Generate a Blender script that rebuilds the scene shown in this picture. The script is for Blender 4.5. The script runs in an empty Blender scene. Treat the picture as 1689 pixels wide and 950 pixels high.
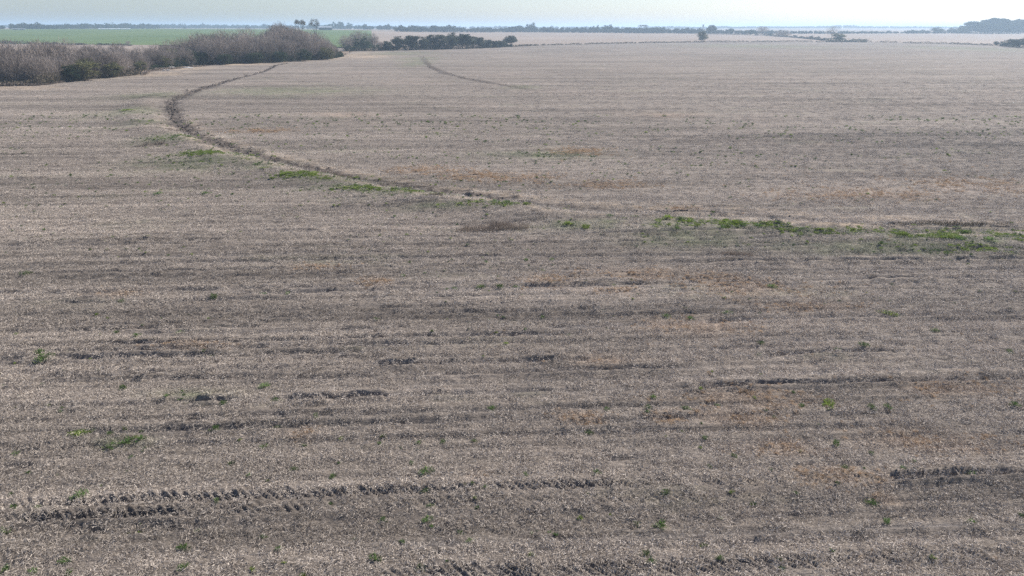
import bpy, math, random
import numpy as np
from mathutils import Matrix, Vector

SC = bpy.context.scene
COL = SC.collection
R = math.radians

# ------------------------------------------------------------------ camera
CAM_H = 14.0
PITCH = R(20.89)
ROLL = R(0.14)
FPX = 1126.0
CM = Matrix.Rotation(math.pi / 2 - PITCH, 3, 'X') @ Matrix.Rotation(ROLL, 3, 'Z')
cam_data = bpy.data.cameras.new("camera")
cam_data.sensor_width = 36.0
cam_data.lens = 36.0 * FPX / 1689.0
cam_data.clip_start = 0.5
cam_data.clip_end = 30000.0
cam = bpy.data.objects.new("camera", cam_data)
cam.matrix_world = Matrix.Translation((0, 0, CAM_H)) @ CM.to_4x4()
COL.objects.link(cam)
SC.camera = cam

# ------------------------------------------------------------------ light
SUN_AZ = R(52.0)      # to the right of the view direction, ahead of the camera
SUN_EL = R(37.0)
SUN_STRENGTH = 5.0
SKY_STRENGTH = 0.082
EXPOSURE = 0.72
world = bpy.data.worlds.new("World")
SC.world = world
world.use_nodes = True
wn = world.node_tree.nodes
wl = world.node_tree.links
wn.clear()
w_out = wn.new('ShaderNodeOutputWorld')
w_bg = wn.new('ShaderNodeBackground')
w_sky = wn.new('ShaderNodeTexSky')
w_sky.sky_type = 'NISHITA'
w_sky.sun_disc = False
w_sky.sun_elevation = SUN_EL
w_sky.sun_rotation = SUN_AZ
w_sky.altitude = 50.0
w_sky.air_density = 1.0
w_sky.dust_density = 0.8
w_sky.ozone_density = 2.0
w_bg.inputs['Strength'].default_value = SKY_STRENGTH
w_tint = wn.new('ShaderNodeVectorMath'); w_tint.operation = 'MULTIPLY'
w_tint.inputs[1].default_value = (0.875, 0.925, 1.08)      # cool white balance of the whole sky
wl.new(w_sky.outputs['Color'], w_tint.inputs[0])
wl.new(w_tint.outputs[0], w_bg.inputs['Color'])
wl.new(w_bg.outputs['Background'], w_out.inputs['Surface'])

sun_data = bpy.data.lights.new("sun", 'SUN')
sun_data.energy = SUN_STRENGTH
sun_data.angle = R(0.6)
sun_data.color = (1.0, 0.955, 0.90)
sun = bpy.data.objects.new("sun", sun_data)
SUN_DIR = Vector((math.sin(SUN_AZ) * math.cos(SUN_EL), math.cos(SUN_AZ) * math.cos(SUN_EL), math.sin(SUN_EL)))
sun.rotation_euler = SUN_DIR.to_track_quat('Z', 'Y').to_euler()
sun.location = SUN_DIR * 60
COL.objects.link(sun)

SC.view_settings.view_transform = 'Standard'
SC.view_settings.look = 'None'
SC.view_settings.gamma = 1.0
SC.view_settings.exposure = EXPOSURE
try:
    SC.cycles.volume_bounces = 1
    SC.cycles.max_bounces = 5
    SC.cycles.diffuse_bounces = 2
    SC.cycles.transparent_max_bounces = 8
    SC.cycles.use_denoising = False
except Exception:
    pass

HAZE_DENSITY = 0.00029

# ------------------------------------------------------------------ helpers
def sstep(a, b, v):
    t = np.clip((v - a) / (b - a), 0.0, 1.0)
    return t * t * (3 - 2 * t)

def vnoise(x, y, seed=0):
    """value noise 0..1 on numpy arrays"""
    x = np.asarray(x, dtype=np.float64); y = np.asarray(y, dtype=np.float64)
    xi = np.floor(x); yi = np.floor(y)
    fx = x - xi; fy = y - yi
    fx = fx * fx * (3 - 2 * fx); fy = fy * fy * (3 - 2 * fy)
    xi = xi.astype(np.int64); yi = yi.astype(np.int64)
    def h(a, b):
        n = (a * 374761393 + b * 668265263 + seed * 974634777) & 0xffffffff
        n = ((n ^ (n >> 13)) * 1274126177) & 0xffffffff
        n = (n ^ (n >> 16)) & 0xffff
        return n / 65535.0
    a = h(xi, yi); b = h(xi + 1, yi); c = h(xi, yi + 1); d = h(xi + 1, yi + 1)
    return (a * (1 - fx) + b * fx) * (1 - fy) + (c * (1 - fx) + d * fx) * fy

def terrain(x, y):
    """broad lie of the land: level field, a gentle rise far off"""
    x = np.asarray(x, dtype=np.float64); y = np.asarray(y, dtype=np.float64)
    t = x / np.maximum(y, 50.0)
    outer = 1300 + 600 * sstep(-0.22, 0.0, t)
    z = 9.0 * sstep(600.0, outer, y)
    z = z + 13.0 * sstep(0.15, 0.45, t) * sstep(2300, 4200, y)
    return z

def ray(px, py):
    d = CM @ Vector(((px - 844.5) / FPX, -(py - 475.0) / FPX, -1.0))
    return d

def ground(px, py, lift=0.0):
    """where the sight line of a photograph pixel meets the land"""
    d = ray(px, py)
    s = np.geomspace(8.0, 12000.0, 4000)
    x = d.x * s; y = d.y * s; z = CAM_H + d.z * s
    hit = np.nonzero(z <= terrain(x, y) + lift)[0]
    k = hit[0] if len(hit) else len(s) - 1
    if 0 < k:
        a, b = s[k - 1], s[k]
        for _ in range(24):
            m = 0.5 * (a + b)
            if CAM_H + d.z * m <= float(terrain(d.x * m, d.y * m)) + lift: b = m
            else: a = m
        sk = b
    else:
        sk = s[k]
    X, Y = d.x * sk, d.y * sk
    return Vector((X, Y, float(terrain(X, Y))))

def span(px, py_base, py_top, w_px):
    """ground point, height and width in metres of something seen between those pixels"""
    g = ground(px, py_base)
    dt = ray(px, py_top)
    z_top = CAM_H + dt.z * (g.y / dt.y)
    return g, max(0.3, z_top - g.z), w_px / FPX * math.hypot(g.x, g.y)

def tag(o, label=None, cat=None, group=None, kind=None):
    if label: o['label'] = label
    if cat: o['category'] = cat
    if group: o['group'] = group
    if kind: o['kind'] = kind
    return o

def link(name, mesh, parent=None, loc=None):
    o = bpy.data.objects.new(name, mesh)
    COL.objects.link(o)
    if parent: o.parent = parent
    if loc is not None: o.location = loc
    return o

def empty(name, loc=(0, 0, 0), rz=0.0):
    o = bpy.data.objects.new(name, None)
    o.empty_display_size = 0.5
    COL.objects.link(o)
    o.location = loc
    o.rotation_euler = (0, 0, rz)
    return o

def np_mesh(name, V, F, mats=(), attrs=None, smooth=False, fmat=None):
    """V (n,3); F (m,k) with k = 3 or 4; attrs: name -> (domain, values)"""
    V = np.asarray(V, dtype=np.float32); F = np.asarray(F, dtype=np.int32)
    m, k = F.shape
    me = bpy.data.meshes.new(name)
    me.vertices.add(len(V)); me.vertices.foreach_set('co', V.ravel())
    me.loops.add(m * k); me.loops.foreach_set('vertex_index', F.ravel())
    me.polygons.add(m)
    me.polygons.foreach_set('loop_start', np.arange(0, m * k, k, dtype=np.int32))
    me.polygons.foreach_set('loop_total', np.full(m, k, dtype=np.int32))
    me.polygons.foreach_set('use_smooth', np.full(m, smooth, dtype=bool))
    for mt in mats: me.materials.append(mt)
    if fmat is not None: me.polygons.foreach_set('material_index', np.asarray(fmat, dtype=np.int32))
    if attrs:
        for an, (dom, vals) in attrs.items():
            a = me.attributes.new(an, 'FLOAT', dom)
            a.data.foreach_set('value', np.asarray(vals, dtype=np.float32))
    me.update(calc_edges=True)
    return me

class MB:
    """collects small solids into one mesh"""
    def __init__(self): self.v = []; self.f = []
    def box(self, c, s, rz=0.0):
        n = len(self.v); ca, sa = math.cos(rz), math.sin(rz)
        for dz in (-.5, .5):
            for dx, dy in ((-.5, -.5), (.5, -.5), (.5, .5), (-.5, .5)):
                x, y = dx * s[0], dy * s[1]
                self.v.append((c[0] + x * ca - y * sa, c[1] + x * sa + y * ca, c[2] + dz * s[2]))
        for q in ((0, 3, 2, 1), (4, 5, 6, 7), (0, 1, 5, 4), (1, 2, 6, 5), (2, 3, 7, 6), (3, 0, 4, 7)):
            self.f.append([n + i for i in q])
    def tube(self, pts, rad, sides=5):
        pts = [Vector(p) for p in pts]
        n0 = len(self.v)
        for i, p in enumerate(pts):
            a = pts[min(i + 1, len(pts) - 1)] - pts[max(i - 1, 0)]
            a.normalize()
            u = a.cross(Vector((0.31, 0.95, 0.05)))
            if u.length < 1e-3: u = a.cross(Vector((1, 0, 0)))
            u.normalize(); w = a.cross(u)
            for k in range(sides):
                t = 2 * math.pi * k / sides
                q = p + (u * math.cos(t) + w * math.sin(t)) * rad[i]
                self.v.append(tuple(q))
        for i in range(len(pts) - 1):
            for k in range(sides):
                a = n0 + i * sides + k; b = n0 + i * sides + (k + 1) % sides
                self.f.append([a, b, b + sides, a + sides])
    def poly(self, pts):
        n = len(self.v); self.v += [tuple(p) for p in pts]; self.f.append(list(range(n, n + len(pts))))
    def mesh(self, name, mat, smooth=False):
        me = bpy.data.meshes.new(name)
        me.from_pydata(self.v, [], self.f)
        me.materials.append(mat)
        if smooth:
            for p in me.polygons: p.use_smooth = True
        me.update()
        return me

# ------------------------------------------------------------------ materials
def new_mat(name):
    m = bpy.data.materials.new(name); m.use_nodes = True
    nt = m.node_tree; nt.nodes.clear()
    out = nt.nodes.new('ShaderNodeOutputMaterial')
    return m, nt, out

class N:
    def __init__(self, nt): self.nt = nt
    def node(self, t, **kw):
        n = self.nt.nodes.new(t)
        for k, v in kw.items(): setattr(n, k, v)
        return n
    def put(self, sock, v):
        if hasattr(v, 'is_output'): self.nt.links.new(v, sock)
        else: sock.default_value = v
    def math(self, op, a, b=0.0, clamp=False):
        n = self.node('ShaderNodeMath', operation=op, use_clamp=clamp)
        self.put(n.inputs[0], a); self.put(n.inputs[1], b)
        return n.outputs[0]
    def mix(self, f, a, b):
        n = self.node('ShaderNodeMix', data_type='RGBA')
        self.put(n.inputs[0], f)
        self.put(n.inputs[6], a if hasattr(a, 'is_output') else (*a, 1.0))
        self.put(n.inputs[7], b if hasattr(b, 'is_output') else (*b, 1.0))
        return n.outputs[2]
    def scale(self, col, f):
        n = self.node('ShaderNodeVectorMath', operation='SCALE')
        self.put(n.inputs[0], col); self.put(n.inputs[3], f)
        return n.outputs[0]
    def pos(self):
        return self.node('ShaderNodeNewGeometry').outputs['Position']
    def mapping(self, v, s=(1, 1, 1), rz=0.0):
        n = self.node('ShaderNodeMapping')
        self.put(n.inputs['Vector'], v)
        n.inputs['Scale'].default_value = s
        n.inputs['Rotation'].default_value = (0, 0, rz)
        return n.outputs[0]
    def noise(self, v, s, d=4.0, r=0.55):
        n = self.node('ShaderNodeTexNoise')
        self.put(n.inputs['Vector'], v)
        n.inputs['Scale'].default_value = s
        n.inputs['Detail'].default_value = d
        n.inputs['Roughness'].default_value = r
        return n.outputs['Fac']
    def ramp(self, f, lo, hi, a=0.0, b=1.0):
        n = self.node('ShaderNodeMapRange'); n.clamp = True
        self.put(n.inputs[0], f)
        n.inputs[1].default_value = lo; n.inputs[2].default_value = hi
        n.inputs[3].default_value = a; n.inputs[4].default_value = b
        return n.outputs[0]
    def attr(self, name, kind='GEOMETRY'):
        n = self.node('ShaderNodeAttribute', attribute_type=kind, attribute_name=name)
        return n.outputs['Fac']
    def bsdf(self, col, rough=0.95, normal=None, spec=0.1):
        n = self.node('ShaderNodeBsdfPrincipled')
        self.put(n.inputs['Base Color'], col if hasattr(col, 'is_output') else (*col, 1.0))
        n.inputs['Roughness'].default_value = rough
        n.inputs['Specular IOR Level'].default_value = spec
        if normal is not None: self.nt.links.new(normal, n.inputs['Normal'])
        return n.outputs[0]
    def bump(self, h, strength, dist):
        n = self.node('ShaderNodeBump')
        self.put(n.inputs['Height'], h)
        n.inputs['Strength'].default_value = strength
        n.inputs['Distance'].default_value = dist
        return n.outputs[0]

ROW = R(3.0)          # the drilling rows run almost across the view
CR, SR = math.cos(ROW), math.sin(ROW)

def row_streaks(n):
    """brightness variation of the residue along the rows, world space, about 0.75..1.25"""
    p = n.mapping(n.pos(), (1, 1, 0), -ROW)
    a = n.noise(n.mapping(p, (0.010, 0.13, 1)), 1.0, 3.0, 0.6)
    b = n.noise(n.mapping(p, (0.025, 0.50, 1)), 1.0, 3.0, 0.6)
    d = n.noise(n.mapping(p, (0.05, 1.7, 1)), 1.0, 2.0, 0.5)
    c = n.noise(n.mapping(p, (0.012, 0.02, 1)), 1.0, 3.0, 0.55)
    s = 0.0
    for f, k in ((a, 1.25), (b, 0.9), (d, 0.65), (c, 0.5)):
        s = n.math('ADD', s, n.math('MULTIPLY', n.math('SUBTRACT', f, 0.5), k))
    return n.math('ADD', s, 1.0)

def mat_field():
    m, nt, out = new_mat('stubble_ground'); n = N(nt)
    p = n.mapping(n.pos(), (1, 1, 1), -ROW)
    fine = n.noise(n.mapping(p, (1, 2.2, 1)), 9.0, 5.0, 0.75)
    mid = n.noise(n.mapping(p, (0.28, 1.7, 1)), 1.7, 5.0, 0.7)
    soil = (0.105, 0.086, 0.069); straw = (0.37, 0.312, 0.256)
    f = n.math('ADD', n.math('MULTIPLY', fine, 0.65), n.math('MULTIPLY', mid, 0.35))
    col = n.mix(n.ramp(f, 0.38, 0.69), soil, straw)
    # dull pinkish and grey-green tints
    tint = n.noise(p, 0.035, 4.0, 0.6)
    col = n.mix(n.ramp(tint, 0.5, 0.72, 0, 0.3), col, (0.29, 0.225, 0.18))
    gn = n.noise(n.mapping(p, (0.35, 1, 1)), 0.16, 6.0, 0.7)
    col = n.mix(n.ramp(gn, 0.56, 0.74, 0, 0.45), col, (0.16, 0.175, 0.095))
    col = n.mix(n.math('MULTIPLY', n.attr('orange'), n.ramp(fine, 0.4, 0.62, 0.0, 0.45)), col, (0.42, 0.29, 0.19))
    col = n.mix(n.math('MULTIPLY', n.attr('green'), n.ramp(fine, 0.40, 0.60, 0.05, 0.6)), col, (0.12, 0.16, 0.06))
    col = n.mix(n.math('MULTIPLY', n.attr('pale'), n.ramp(mid, 0.3, 0.6, 0.2, 0.8)), col, (0.42, 0.32, 0.22))
    col = n.mix(n.math('MULTIPLY', n.attr('dirt'), n.ramp(mid, 0.35, 0.6, 1.0, 0.55)), col, (0.075, 0.060, 0.050))
    col = n.mix(n.attr('trod'), col, (0.13, 0.115, 0.105))
    col = n.scale(col, row_streaks(n))
    h = n.math('ADD', n.math('MULTIPLY', fine, 0.5), mid)
    nt.links.new(n.bsdf(col, normal=n.bump(h, 0.9, 0.16)), out.inputs[0])
    return m

def mat_straw():
    m, nt, out = new_mat('straw'); n = N(nt)
    sh = n.attr('shade')
    col = n.mix(sh, (0.185, 0.152, 0.123), (0.70, 0.602, 0.498))
    col = n.mix(n.math('MULTIPLY', n.attr('orange', 'INSTANCER'), 0.6), col, (0.48, 0.32, 0.19))
    col = n.mix(n.math('MULTIPLY', n.attr('green', 'INSTANCER'), 0.7), col, (0.12, 0.17, 0.055))
    col = n.mix(n.math('MULTIPLY', n.attr('pale', 'INSTANCER'), 0.7), col, (0.62, 0.55, 0.46))
    col = n.scale(col, row_streaks(n))
    nt.links.new(n.bsdf(col, 0.8, spec=0.25), out.inputs[0])
    return m

def mat_blades(name, a, b, trans=0.35, rnd=0.25):
    """leaves and blades: diffuse plus some light through them, each thing a little different"""
    m, nt, out = new_mat(name); n = N(nt)
    oi = n.node('ShaderNodeObjectInfo')
    col = n.mix(n.attr('shade'), a, b)
    col = n.scale(col, n.ramp(oi.outputs['Random'], 0, 1, 1 - rnd, 1 + rnd))
    d = n.node('ShaderNodeBsdfDiffuse'); n.put(d.inputs[0], col)
    t = n.node('ShaderNodeBsdfTranslucent'); n.put(t.inputs[0], col)
    mx = n.node('ShaderNodeMixShader'); mx.inputs[0].default_value = trans
    nt.links.new(d.outputs[0], mx.inputs[1]); nt.links.new(t.outputs[0], mx.inputs[2])
    nt.links.new(mx.outputs[0], out.inputs[0])
    return m

def mat_plain(name, col, var=0.25, scale=2.0, rough=0.9, spec=0.1):
    m, nt, out = new_mat(name); n = N(nt)
    tc = n.node('ShaderNodeTexCoord').outputs['Object']
    f = n.noise(tc, scale, 4.0, 0.6)
    c = n.scale(n.mix(0.0, col, col), n.ramp(f, 0.25, 0.75, 1 - var, 1 + var))
    nt.links.new(n.bsdf(c, rough, spec=spec, normal=n.bump(f, 0.4, 0.05)), out.inputs[0])
    return m

def mat_crop(name, a, b, stretch, amount=0.5, weeds=None):
    m, nt, out = new_mat(name); n = N(nt)
    p = n.mapping(n.pos(), (1, 1, 0), -R(5))
    f = n.noise(n.mapping(p, stretch), 1.0, 5.0, 0.65)
    g = n.noise(p, 0.006, 3.0, 0.6)
    q = n.math('ADD', n.math('MULTIPLY', f, amount), n.math('MULTIPLY', g, 1 - amount))
    col = n.mix(n.ramp(q, 0.36, 0.64), a, b)
    if weeds:
        col = n.mix(n.ramp(n.noise(n.mapping(p, (0.05, 0.02, 1)), 1.0, 6.0, 0.75), 0.58, 0.7, 0, 0.7), col, weeds)
    nt.links.new(n.bsdf(col), out.inputs[0])
    return m

M = {}
M['field'] = mat_field()
M['straw'] = mat_straw()
M['land'] = mat_crop('far_land', (0.20, 0.165, 0.125), (0.27, 0.215, 0.17), (0.004, 0.02, 1), 0.5, (0.13, 0.13, 0.07))
M['green_crop'] = mat_crop('green_crop', (0.075, 0.115, 0.03), (0.125, 0.165, 0.05), (0.01, 0.05, 1), 0.5)
M['far_stubble'] = mat_crop('far_stubble', (0.21, 0.165, 0.125), (0.32, 0.25, 0.195), (0.006, 0.05, 1), 0.75, (0.19, 0.155, 0.105))
M['bank'] = mat_crop('thicket_floor', (0.16, 0.12, 0.085), (0.26, 0.19, 0.13), (0.2, 0.4, 1), 0.7)
M['twig'] = mat_blades('bare_twigs', (0.15, 0.127, 0.107), (0.40, 0.338, 0.29), 0.2, 0.30)
M['bark'] = mat_plain('bark', (0.13, 0.10, 0.085), 0.4, 3.0)
M['pale_bark'] = mat_plain('pale_bark', (0.27, 0.23, 0.19), 0.35, 3.0)
M['olive'] = mat_blades('olive_leaves', (0.07, 0.07, 0.035), (0.18, 0.17, 0.085), 0.3, 0.25)
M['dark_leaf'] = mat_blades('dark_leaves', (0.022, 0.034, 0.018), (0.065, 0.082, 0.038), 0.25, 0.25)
M['belt_leaf'] = mat_blades('grey_green_leaves', (0.042, 0.050, 0.036), (0.135, 0.14, 0.10), 0.3, 0.25)
M['grey_leaf'] = mat_blades('grey_brown_leaves', (0.085, 0.078, 0.062), (0.20, 0.18, 0.145), 0.3, 0.15)
M['lime_leaf'] = mat_blades('yellow_green_leaves', (0.09, 0.11, 0.03), (0.20, 0.22, 0.07), 0.4, 0.15)
M['weed'] = mat_blades('weed_leaves', (0.060, 0.105, 0.035), (0.15, 0.225, 0.07), 0.4, 0.3)
M['weed_bright'] = mat_blades('bright_weed_leaves', (0.12, 0.17, 0.035), (0.27, 0.34, 0.08), 0.45, 0.25)
M['orange_weed'] = mat_blades('dry_orange_stems', (0.31, 0.22, 0.14), (0.66, 0.49, 0.33), 0.3, 0.25)
M['dry_grass'] = mat_blades('dry_grass', (0.11, 0.088, 0.072), (0.34, 0.275, 0.22), 0.2, 0.15)
M['fence_weed'] = mat_blades('fence_line_growth', (0.055, 0.052, 0.038), (0.16, 0.13, 0.09), 0.2, 0.2)
M['stone'] = mat_plain('pale_stone', (0.55, 0.53, 0.50), 0.2, 4.0)
M['white_sheet'] = mat_plain('white_sheeting', (0.78, 0.82, 0.80), 0.05, 1.0, 0.5, 0.3)
M['shed_wall'] = mat_plain('dark_boards', (0.06, 0.065, 0.075), 0.25, 0.8)
M['shed_roof'] = mat_plain('pale_metal_roof', (0.36, 0.38, 0.41), 0.1, 0.5, 0.6, 0.2)
M['white_wall'] = mat_plain('white_wall', (0.75, 0.75, 0.72), 0.08, 0.5)
M['wood_post'] = mat_plain('weathered_post', (0.16, 0.14, 0.12), 0.3, 4.0)
M['wire'] = mat_plain('wire', (0.25, 0.25, 0.25), 0.1, 4.0, 0.5, 0.4)

# ------------------------------------------------------------------ layout of the field, from the photograph
# edge of the near field: foot of the thickets, the evergreen belt and the fence line
BND_PX = [(-180, 152), (0, 142.5), (60, 141), (130, 133), (228, 124), (240, 116), (265, 113.5), (330, 108), (450, 104), (545, 98),
          (566, 92), (580, 84.5), (640, 84), (740, 81), (840, 77.5), (900, 74.5), (1000, 72.2), (1160, 69.8), (1300, 69.2), (1430, 69.8),
          (1560, 72.5), (1640, 75.5), (1700, 78.5), (1860, 84)]
BND = [ground(*p) for p in BND_PX]
BT = np.array([b.x / b.y for b in BND]); BY = np.array([b.y for b in BND])
def field_edge(t): return np.interp(t, BT, BY)

FURROW_PX = [(474, 104.5), (455, 107), (440, 116), (415, 123), (380, 132), (340, 143.5), (305, 155), (287, 165), (281, 176), (285, 190), (296, 205),
             (318, 220), (352, 234), (388, 245), (440, 261), (500, 275), (560, 288), (620, 299), (690, 313), (760, 320),
             (820, 327), (880, 336), (960, 345), (1060, 351), (1150, 352.5), (1230, 354), (1310, 361), (1400, 368), (1490, 373), (1590, 375.5), (1720, 379)]
FURROW = np.array([ground(*p)[:2] for p in FURROW_PX])
FURROW2_PX = [(655, 85.5), (680, 88.5), (697, 94), (702, 102), (712, 112), (735, 121), (765, 129), (810, 137), (850, 144), (885, 149)]
FURROW2 = np.array([ground(*p)[:2] for p in FURROW2_PX])
# crest of the terrace bank, where the green grass grows
CREST_PX = [(300, 149), (252, 160), (215, 186), (240, 212), (292, 230), (345, 257), (430, 279), (510, 295), (600, 317), (690, 330), (770, 341),
            (830, 347), (940, 368), (1020, 372), (1100, 374), (1200, 378), (1300, 384), (1400, 390), (1500, 396), (1600, 402), (1689, 405), (1800, 408)]
CREST = np.array([ground(*p)[:2] for p in CREST_PX])

def poly_dist(P, x, y):
    """distance to a polyline and the place along it (0..1)"""
    best = np.full(x.shape, 1e9); where = np.zeros(x.shape)
    n = len(P) - 1
    for i in range(n):
        a, b = P[i], P[i + 1]; d = b - a
        t = np.clip(((x - a[0]) * d[0] + (y - a[1]) * d[1]) / (d @ d), 0, 1)
        q = np.hypot(x - a[0] - t * d[0], y - a[1] - t * d[1])
        k = q < best
        best = np.where(k, q, best); where = np.where(k, (i + t) / n, where)
    return best, where

def rows(x, y): return x * CR + y * SR, -x * SR + y * CR        # along, across

RUTS_PX = [((60, 620), (540, 603), .10), ((620, 603), (945, 593), .16), ((255, 666), (372, 660), .16), ((470, 660), (655, 653), .18),
           ((700, 651), (960, 641), .08), ((1290, 586), (1500, 578), .14), ((1120, 642), (1500, 630), .10), ((1500, 632), (1689, 624), .06), ((1120, 433), (1689, 428), .20),
           ((0, 498), (180, 492), .12), ((330, 490), (560, 480), .10), ((1420, 462), (1640, 459), .16), ((130, 878), (250, 873), .10), ((250, 872), (420, 865), .10),
           ((20, 859), (300, 846), .08), ((1180, 448), (1689, 443), .06), ((0, 770), (60, 768), .10), ((500, 545), (700, 537), .06),
           ((940, 760), (1130, 753), .07), ((720, 548), (1000, 541), .06), ((100, 545), (270, 539), .06), ((1020, 500), (1300, 493), .06),
           ((1480, 790), (1689, 782), .16), ((900, 700), (1150, 690), .06), ((0, 672), (240, 667), .08), ((1260, 374), (1689, 377), .22),
           ((560, 340), (740, 335), .2), ((1100, 353), (1210, 354), .22), ((640, 425), (900, 420), .10), ((230, 243), (268, 240), .3),
           ((0, 405), (260, 397), .12), ((300, 385), (620, 377), .12), ((900, 540), (1250, 530), .06), ((1150, 585), (1290, 586), .05)]
_rr = random.Random(12)
for yy in (388, 401, 413, 424, 437, 447, 456, 468, 474, 486, 503, 514, 527, 536, 552, 563, 574, 612, 628, 648, 676, 693, 893):
    for _ in range(2):
        x0 = _rr.uniform(-60, 1200); x1 = x0 + _rr.uniform(250, 900); sl = (yy - 46) / 22000.0
        RUTS_PX.append(((x0, yy - sl * (x0 - 844)), (x1, yy - sl * (x1 - 844)), _rr.uniform(.04, .085) * (1.0 if yy < 600 else .6)))
RUTS = []
for a, b, dp in RUTS_PX:
    A = ground(*a); B = ground(*b)
    RUTS.append((A.x, A.y, B.x, B.y, dp))
LUG_PX = [((100, 829), (850, 803), 0.27, 1.0), ((850, 803), (1140, 796), 0.27, 1.15), ((1140, 796), (1760, 777), 0.27, 0.95),
          ((560, 834), (1350, 817), 0.30, 0.65), ((640, 947), (1120, 938), 0.30, 0.9), ((1120, 938), (1400, 925), 0.30, 1.15), ((1400, 925), (1720, 905), 0.32, 0.95),
          ((800, 870), (1000, 866), 0.3, 0.35), ((0, 856), (560, 834), 0.26, 0.7), ((-40, 834), (100, 829), .27, .6)]
LUGS = []
for a, b, hw, st in LUG_PX:
    A = ground(*a); B = ground(*b)
    LUGS.append((A.x, A.y, B.x, B.y, hw, st))

def seg(A, x, y, fade):
    d = np.array([A[2] - A[0], A[3] - A[1]]); L = math.hypot(*d); d = d / L
    s = (x - A[0]) * d[0] + (y - A[1]) * d[1]
    q = -(x - A[0]) * d[1] + (y - A[1]) * d[0]
    k = sstep(-fade, fade, s) * (1 - sstep(L - fade, L + fade, s))
    return s, q, k

def relief(x, y):
    """small relief of the field: clods, row ridges, ruts, tyre lugs, the terrace bank and its channel.
       returns height, dirt mask, trodden mask"""
    x = np.asarray(x, dtype=np.float64); y = np.asarray(y, dtype=np.float64)
    s, r = rows(x, y)
    near = 1 - sstep(40, 90, y)
    h = 0.030 * (vnoise(s * 0.5, r * 3.2, 1) - .5)
    h += near * 0.055 * (vnoise(x * 3.3, y * 3.3, 2) - .5) + near * 0.045 * (vnoise(x * 7.5, y * 7.5, 3) - .5)
    h += 0.13 * (vnoise(s * 0.04, r * 0.9, 4) - .5) + 0.09 * (vnoise(s * 0.09, r * 2.2, 6) - .5) + 0.12 * (vnoise(s * .05, r * .25, 5) - .5)
    trod = np.zeros(x.shape)
    # drill rows: shallow broken grooves at a regular spacing, some deeper than others
    for per, w, dep, lo, hi, sd in ((0.85, .085, .11, .18, .50, 60), (3.4, .11, .12, .46, .70, 61)):
        kr = np.floor(r / per)
        off = (vnoise(kr * 3.7, kr * 0 + sd, sd) - .5) * per * .5 + .08 * (vnoise(s * .25, kr * 5.1, sd + 1) - .5)
        fr = (r / per - kr - .5) * per - off
        st = sstep(lo, hi, vnoise(s * .085, kr * 7.3, sd + 2)) * (.65 + .35 * sstep(.3, .6, vnoise(s * .7, kr * 3.1, sd + 3)))
        st = st * (.45 + .55 * sstep(18, 42, y))
        g = np.exp(-(fr / w) ** 2) * st
        h += -dep * g + dep * .6 * np.exp(-((fr - 2.2 * w) / (1.3 * w)) ** 2) * st
        trod = np.maximum(trod, g * .62)
    # old ruts: a narrow line, broken along its length
    for A in RUTS:
        q0 = min(A[1], A[3]); q1 = max(A[1], A[3])
        w = 0.09 + 0.0022 * q0
        sel = (y > q0 - 6 * w - 1.2) & (y < q1 + 6 * w + 1.2)
        if not sel.any(): continue
        ss, q, k = seg(A, x[sel], y[sel], 0.6 + .01 * q0)
        q = q + w * 1.1 * (vnoise(ss * 0.5, ss * 0 + A[1], 7) - .5)
        br = sstep(.22, .5, vnoise(ss * .9, ss * 0 + 3.3 * A[0], 8))
        k = k * (0.35 + .65 * br)
        g = np.exp(-(q / w) ** 2)
        sh = np.exp(-((np.abs(q) - 2.1 * w) / w) ** 2)
        h[sel] += k * A[4] * 1.5 * (-g * 1.0 + 0.75 * sh)
        trod[sel] = np.maximum(trod[sel], k * g * .9)
    # tyre tracks with lug marks
    for A in LUGS:
        sel = (y > min(A[1], A[3]) - 1.5) & (y < max(A[1], A[3]) + 1.5)
        if not sel.any(): continue
        ss, q, k = seg(A, x[sel], y[sel], 1.6)
        hw, st = A[4], A[5]
        band = np.exp(-(q / hw) ** 4)
        ph = (ss + 1.15 * q) / 0.31 + 0.7 * vnoise(ss * .8, q * 1.5 + A[0], 9)
        lug = (0.5 + 0.5 * np.sin(2 * np.pi * ph)) * (.55 + .6 * vnoise(ph + .25, ss * 0 + A[1] * 3, 17))
        brk = 0.75 + .25 * sstep(.25, .55, vnoise(ss * 1.1, q * 2 + A[1], 10))
        h[sel] += k * st * brk * band * (-0.05 + 0.17 * (lug ** 1.3))
        edge = np.exp(-((np.abs(q) - hw * 1.2) / .09) ** 2)
        h[sel] += k * st * 0.035 * edge
        trod[sel] = np.maximum(trod[sel], k * band * (1 - lug) * .5 * st)
    # terrace bank and channel
    dc, wc = poly_dist(CREST, x, y)
    h += 0.38 * np.exp(-(dc / 2.6) ** 2) * sstep(0.0, .06, wc)
    df, wf = poly_dist(FURROW, x, y)
    width = 1.0 + 0.35 * sstep(.08, .2, wf) * (1 - sstep(.38, .52, wf)) + .0012 * y
    width = width * (1 - .45 * sstep(140, 260, y))
    width = width * (0.5 + 1.0 * vnoise(x * .35, y * .35, 11)) * (1 - .6 * sstep(.6, .8, wf))
    jag = (vnoise(x * 1.3, y * 1.3, 12) - .5) * 0.8 * width + (vnoise(s * .5, r * 2.6, 13) - .5) * 1.5 * width
    dirt = 1 - sstep(.75, 1.05, (df + jag) / width)
    end = 1 - .6 * sstep(.64, .80, wf)
    dirt = dirt * (0.35 + .65 * end)
    d2, w2 = poly_dist(FURROW2, x, y)
    wd2 = (1.5 + .001 * y) * (.45 + 1.0 * vnoise(x * .12, y * .12, 14))
    dirt2 = (1 - sstep(.5, 1.2, d2 / wd2)) * sstep(.1, .4, w2) * (1 - .4 * sstep(.8, 1, w2))
    dirt = np.maximum(dirt, dirt2 * .9)
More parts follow.
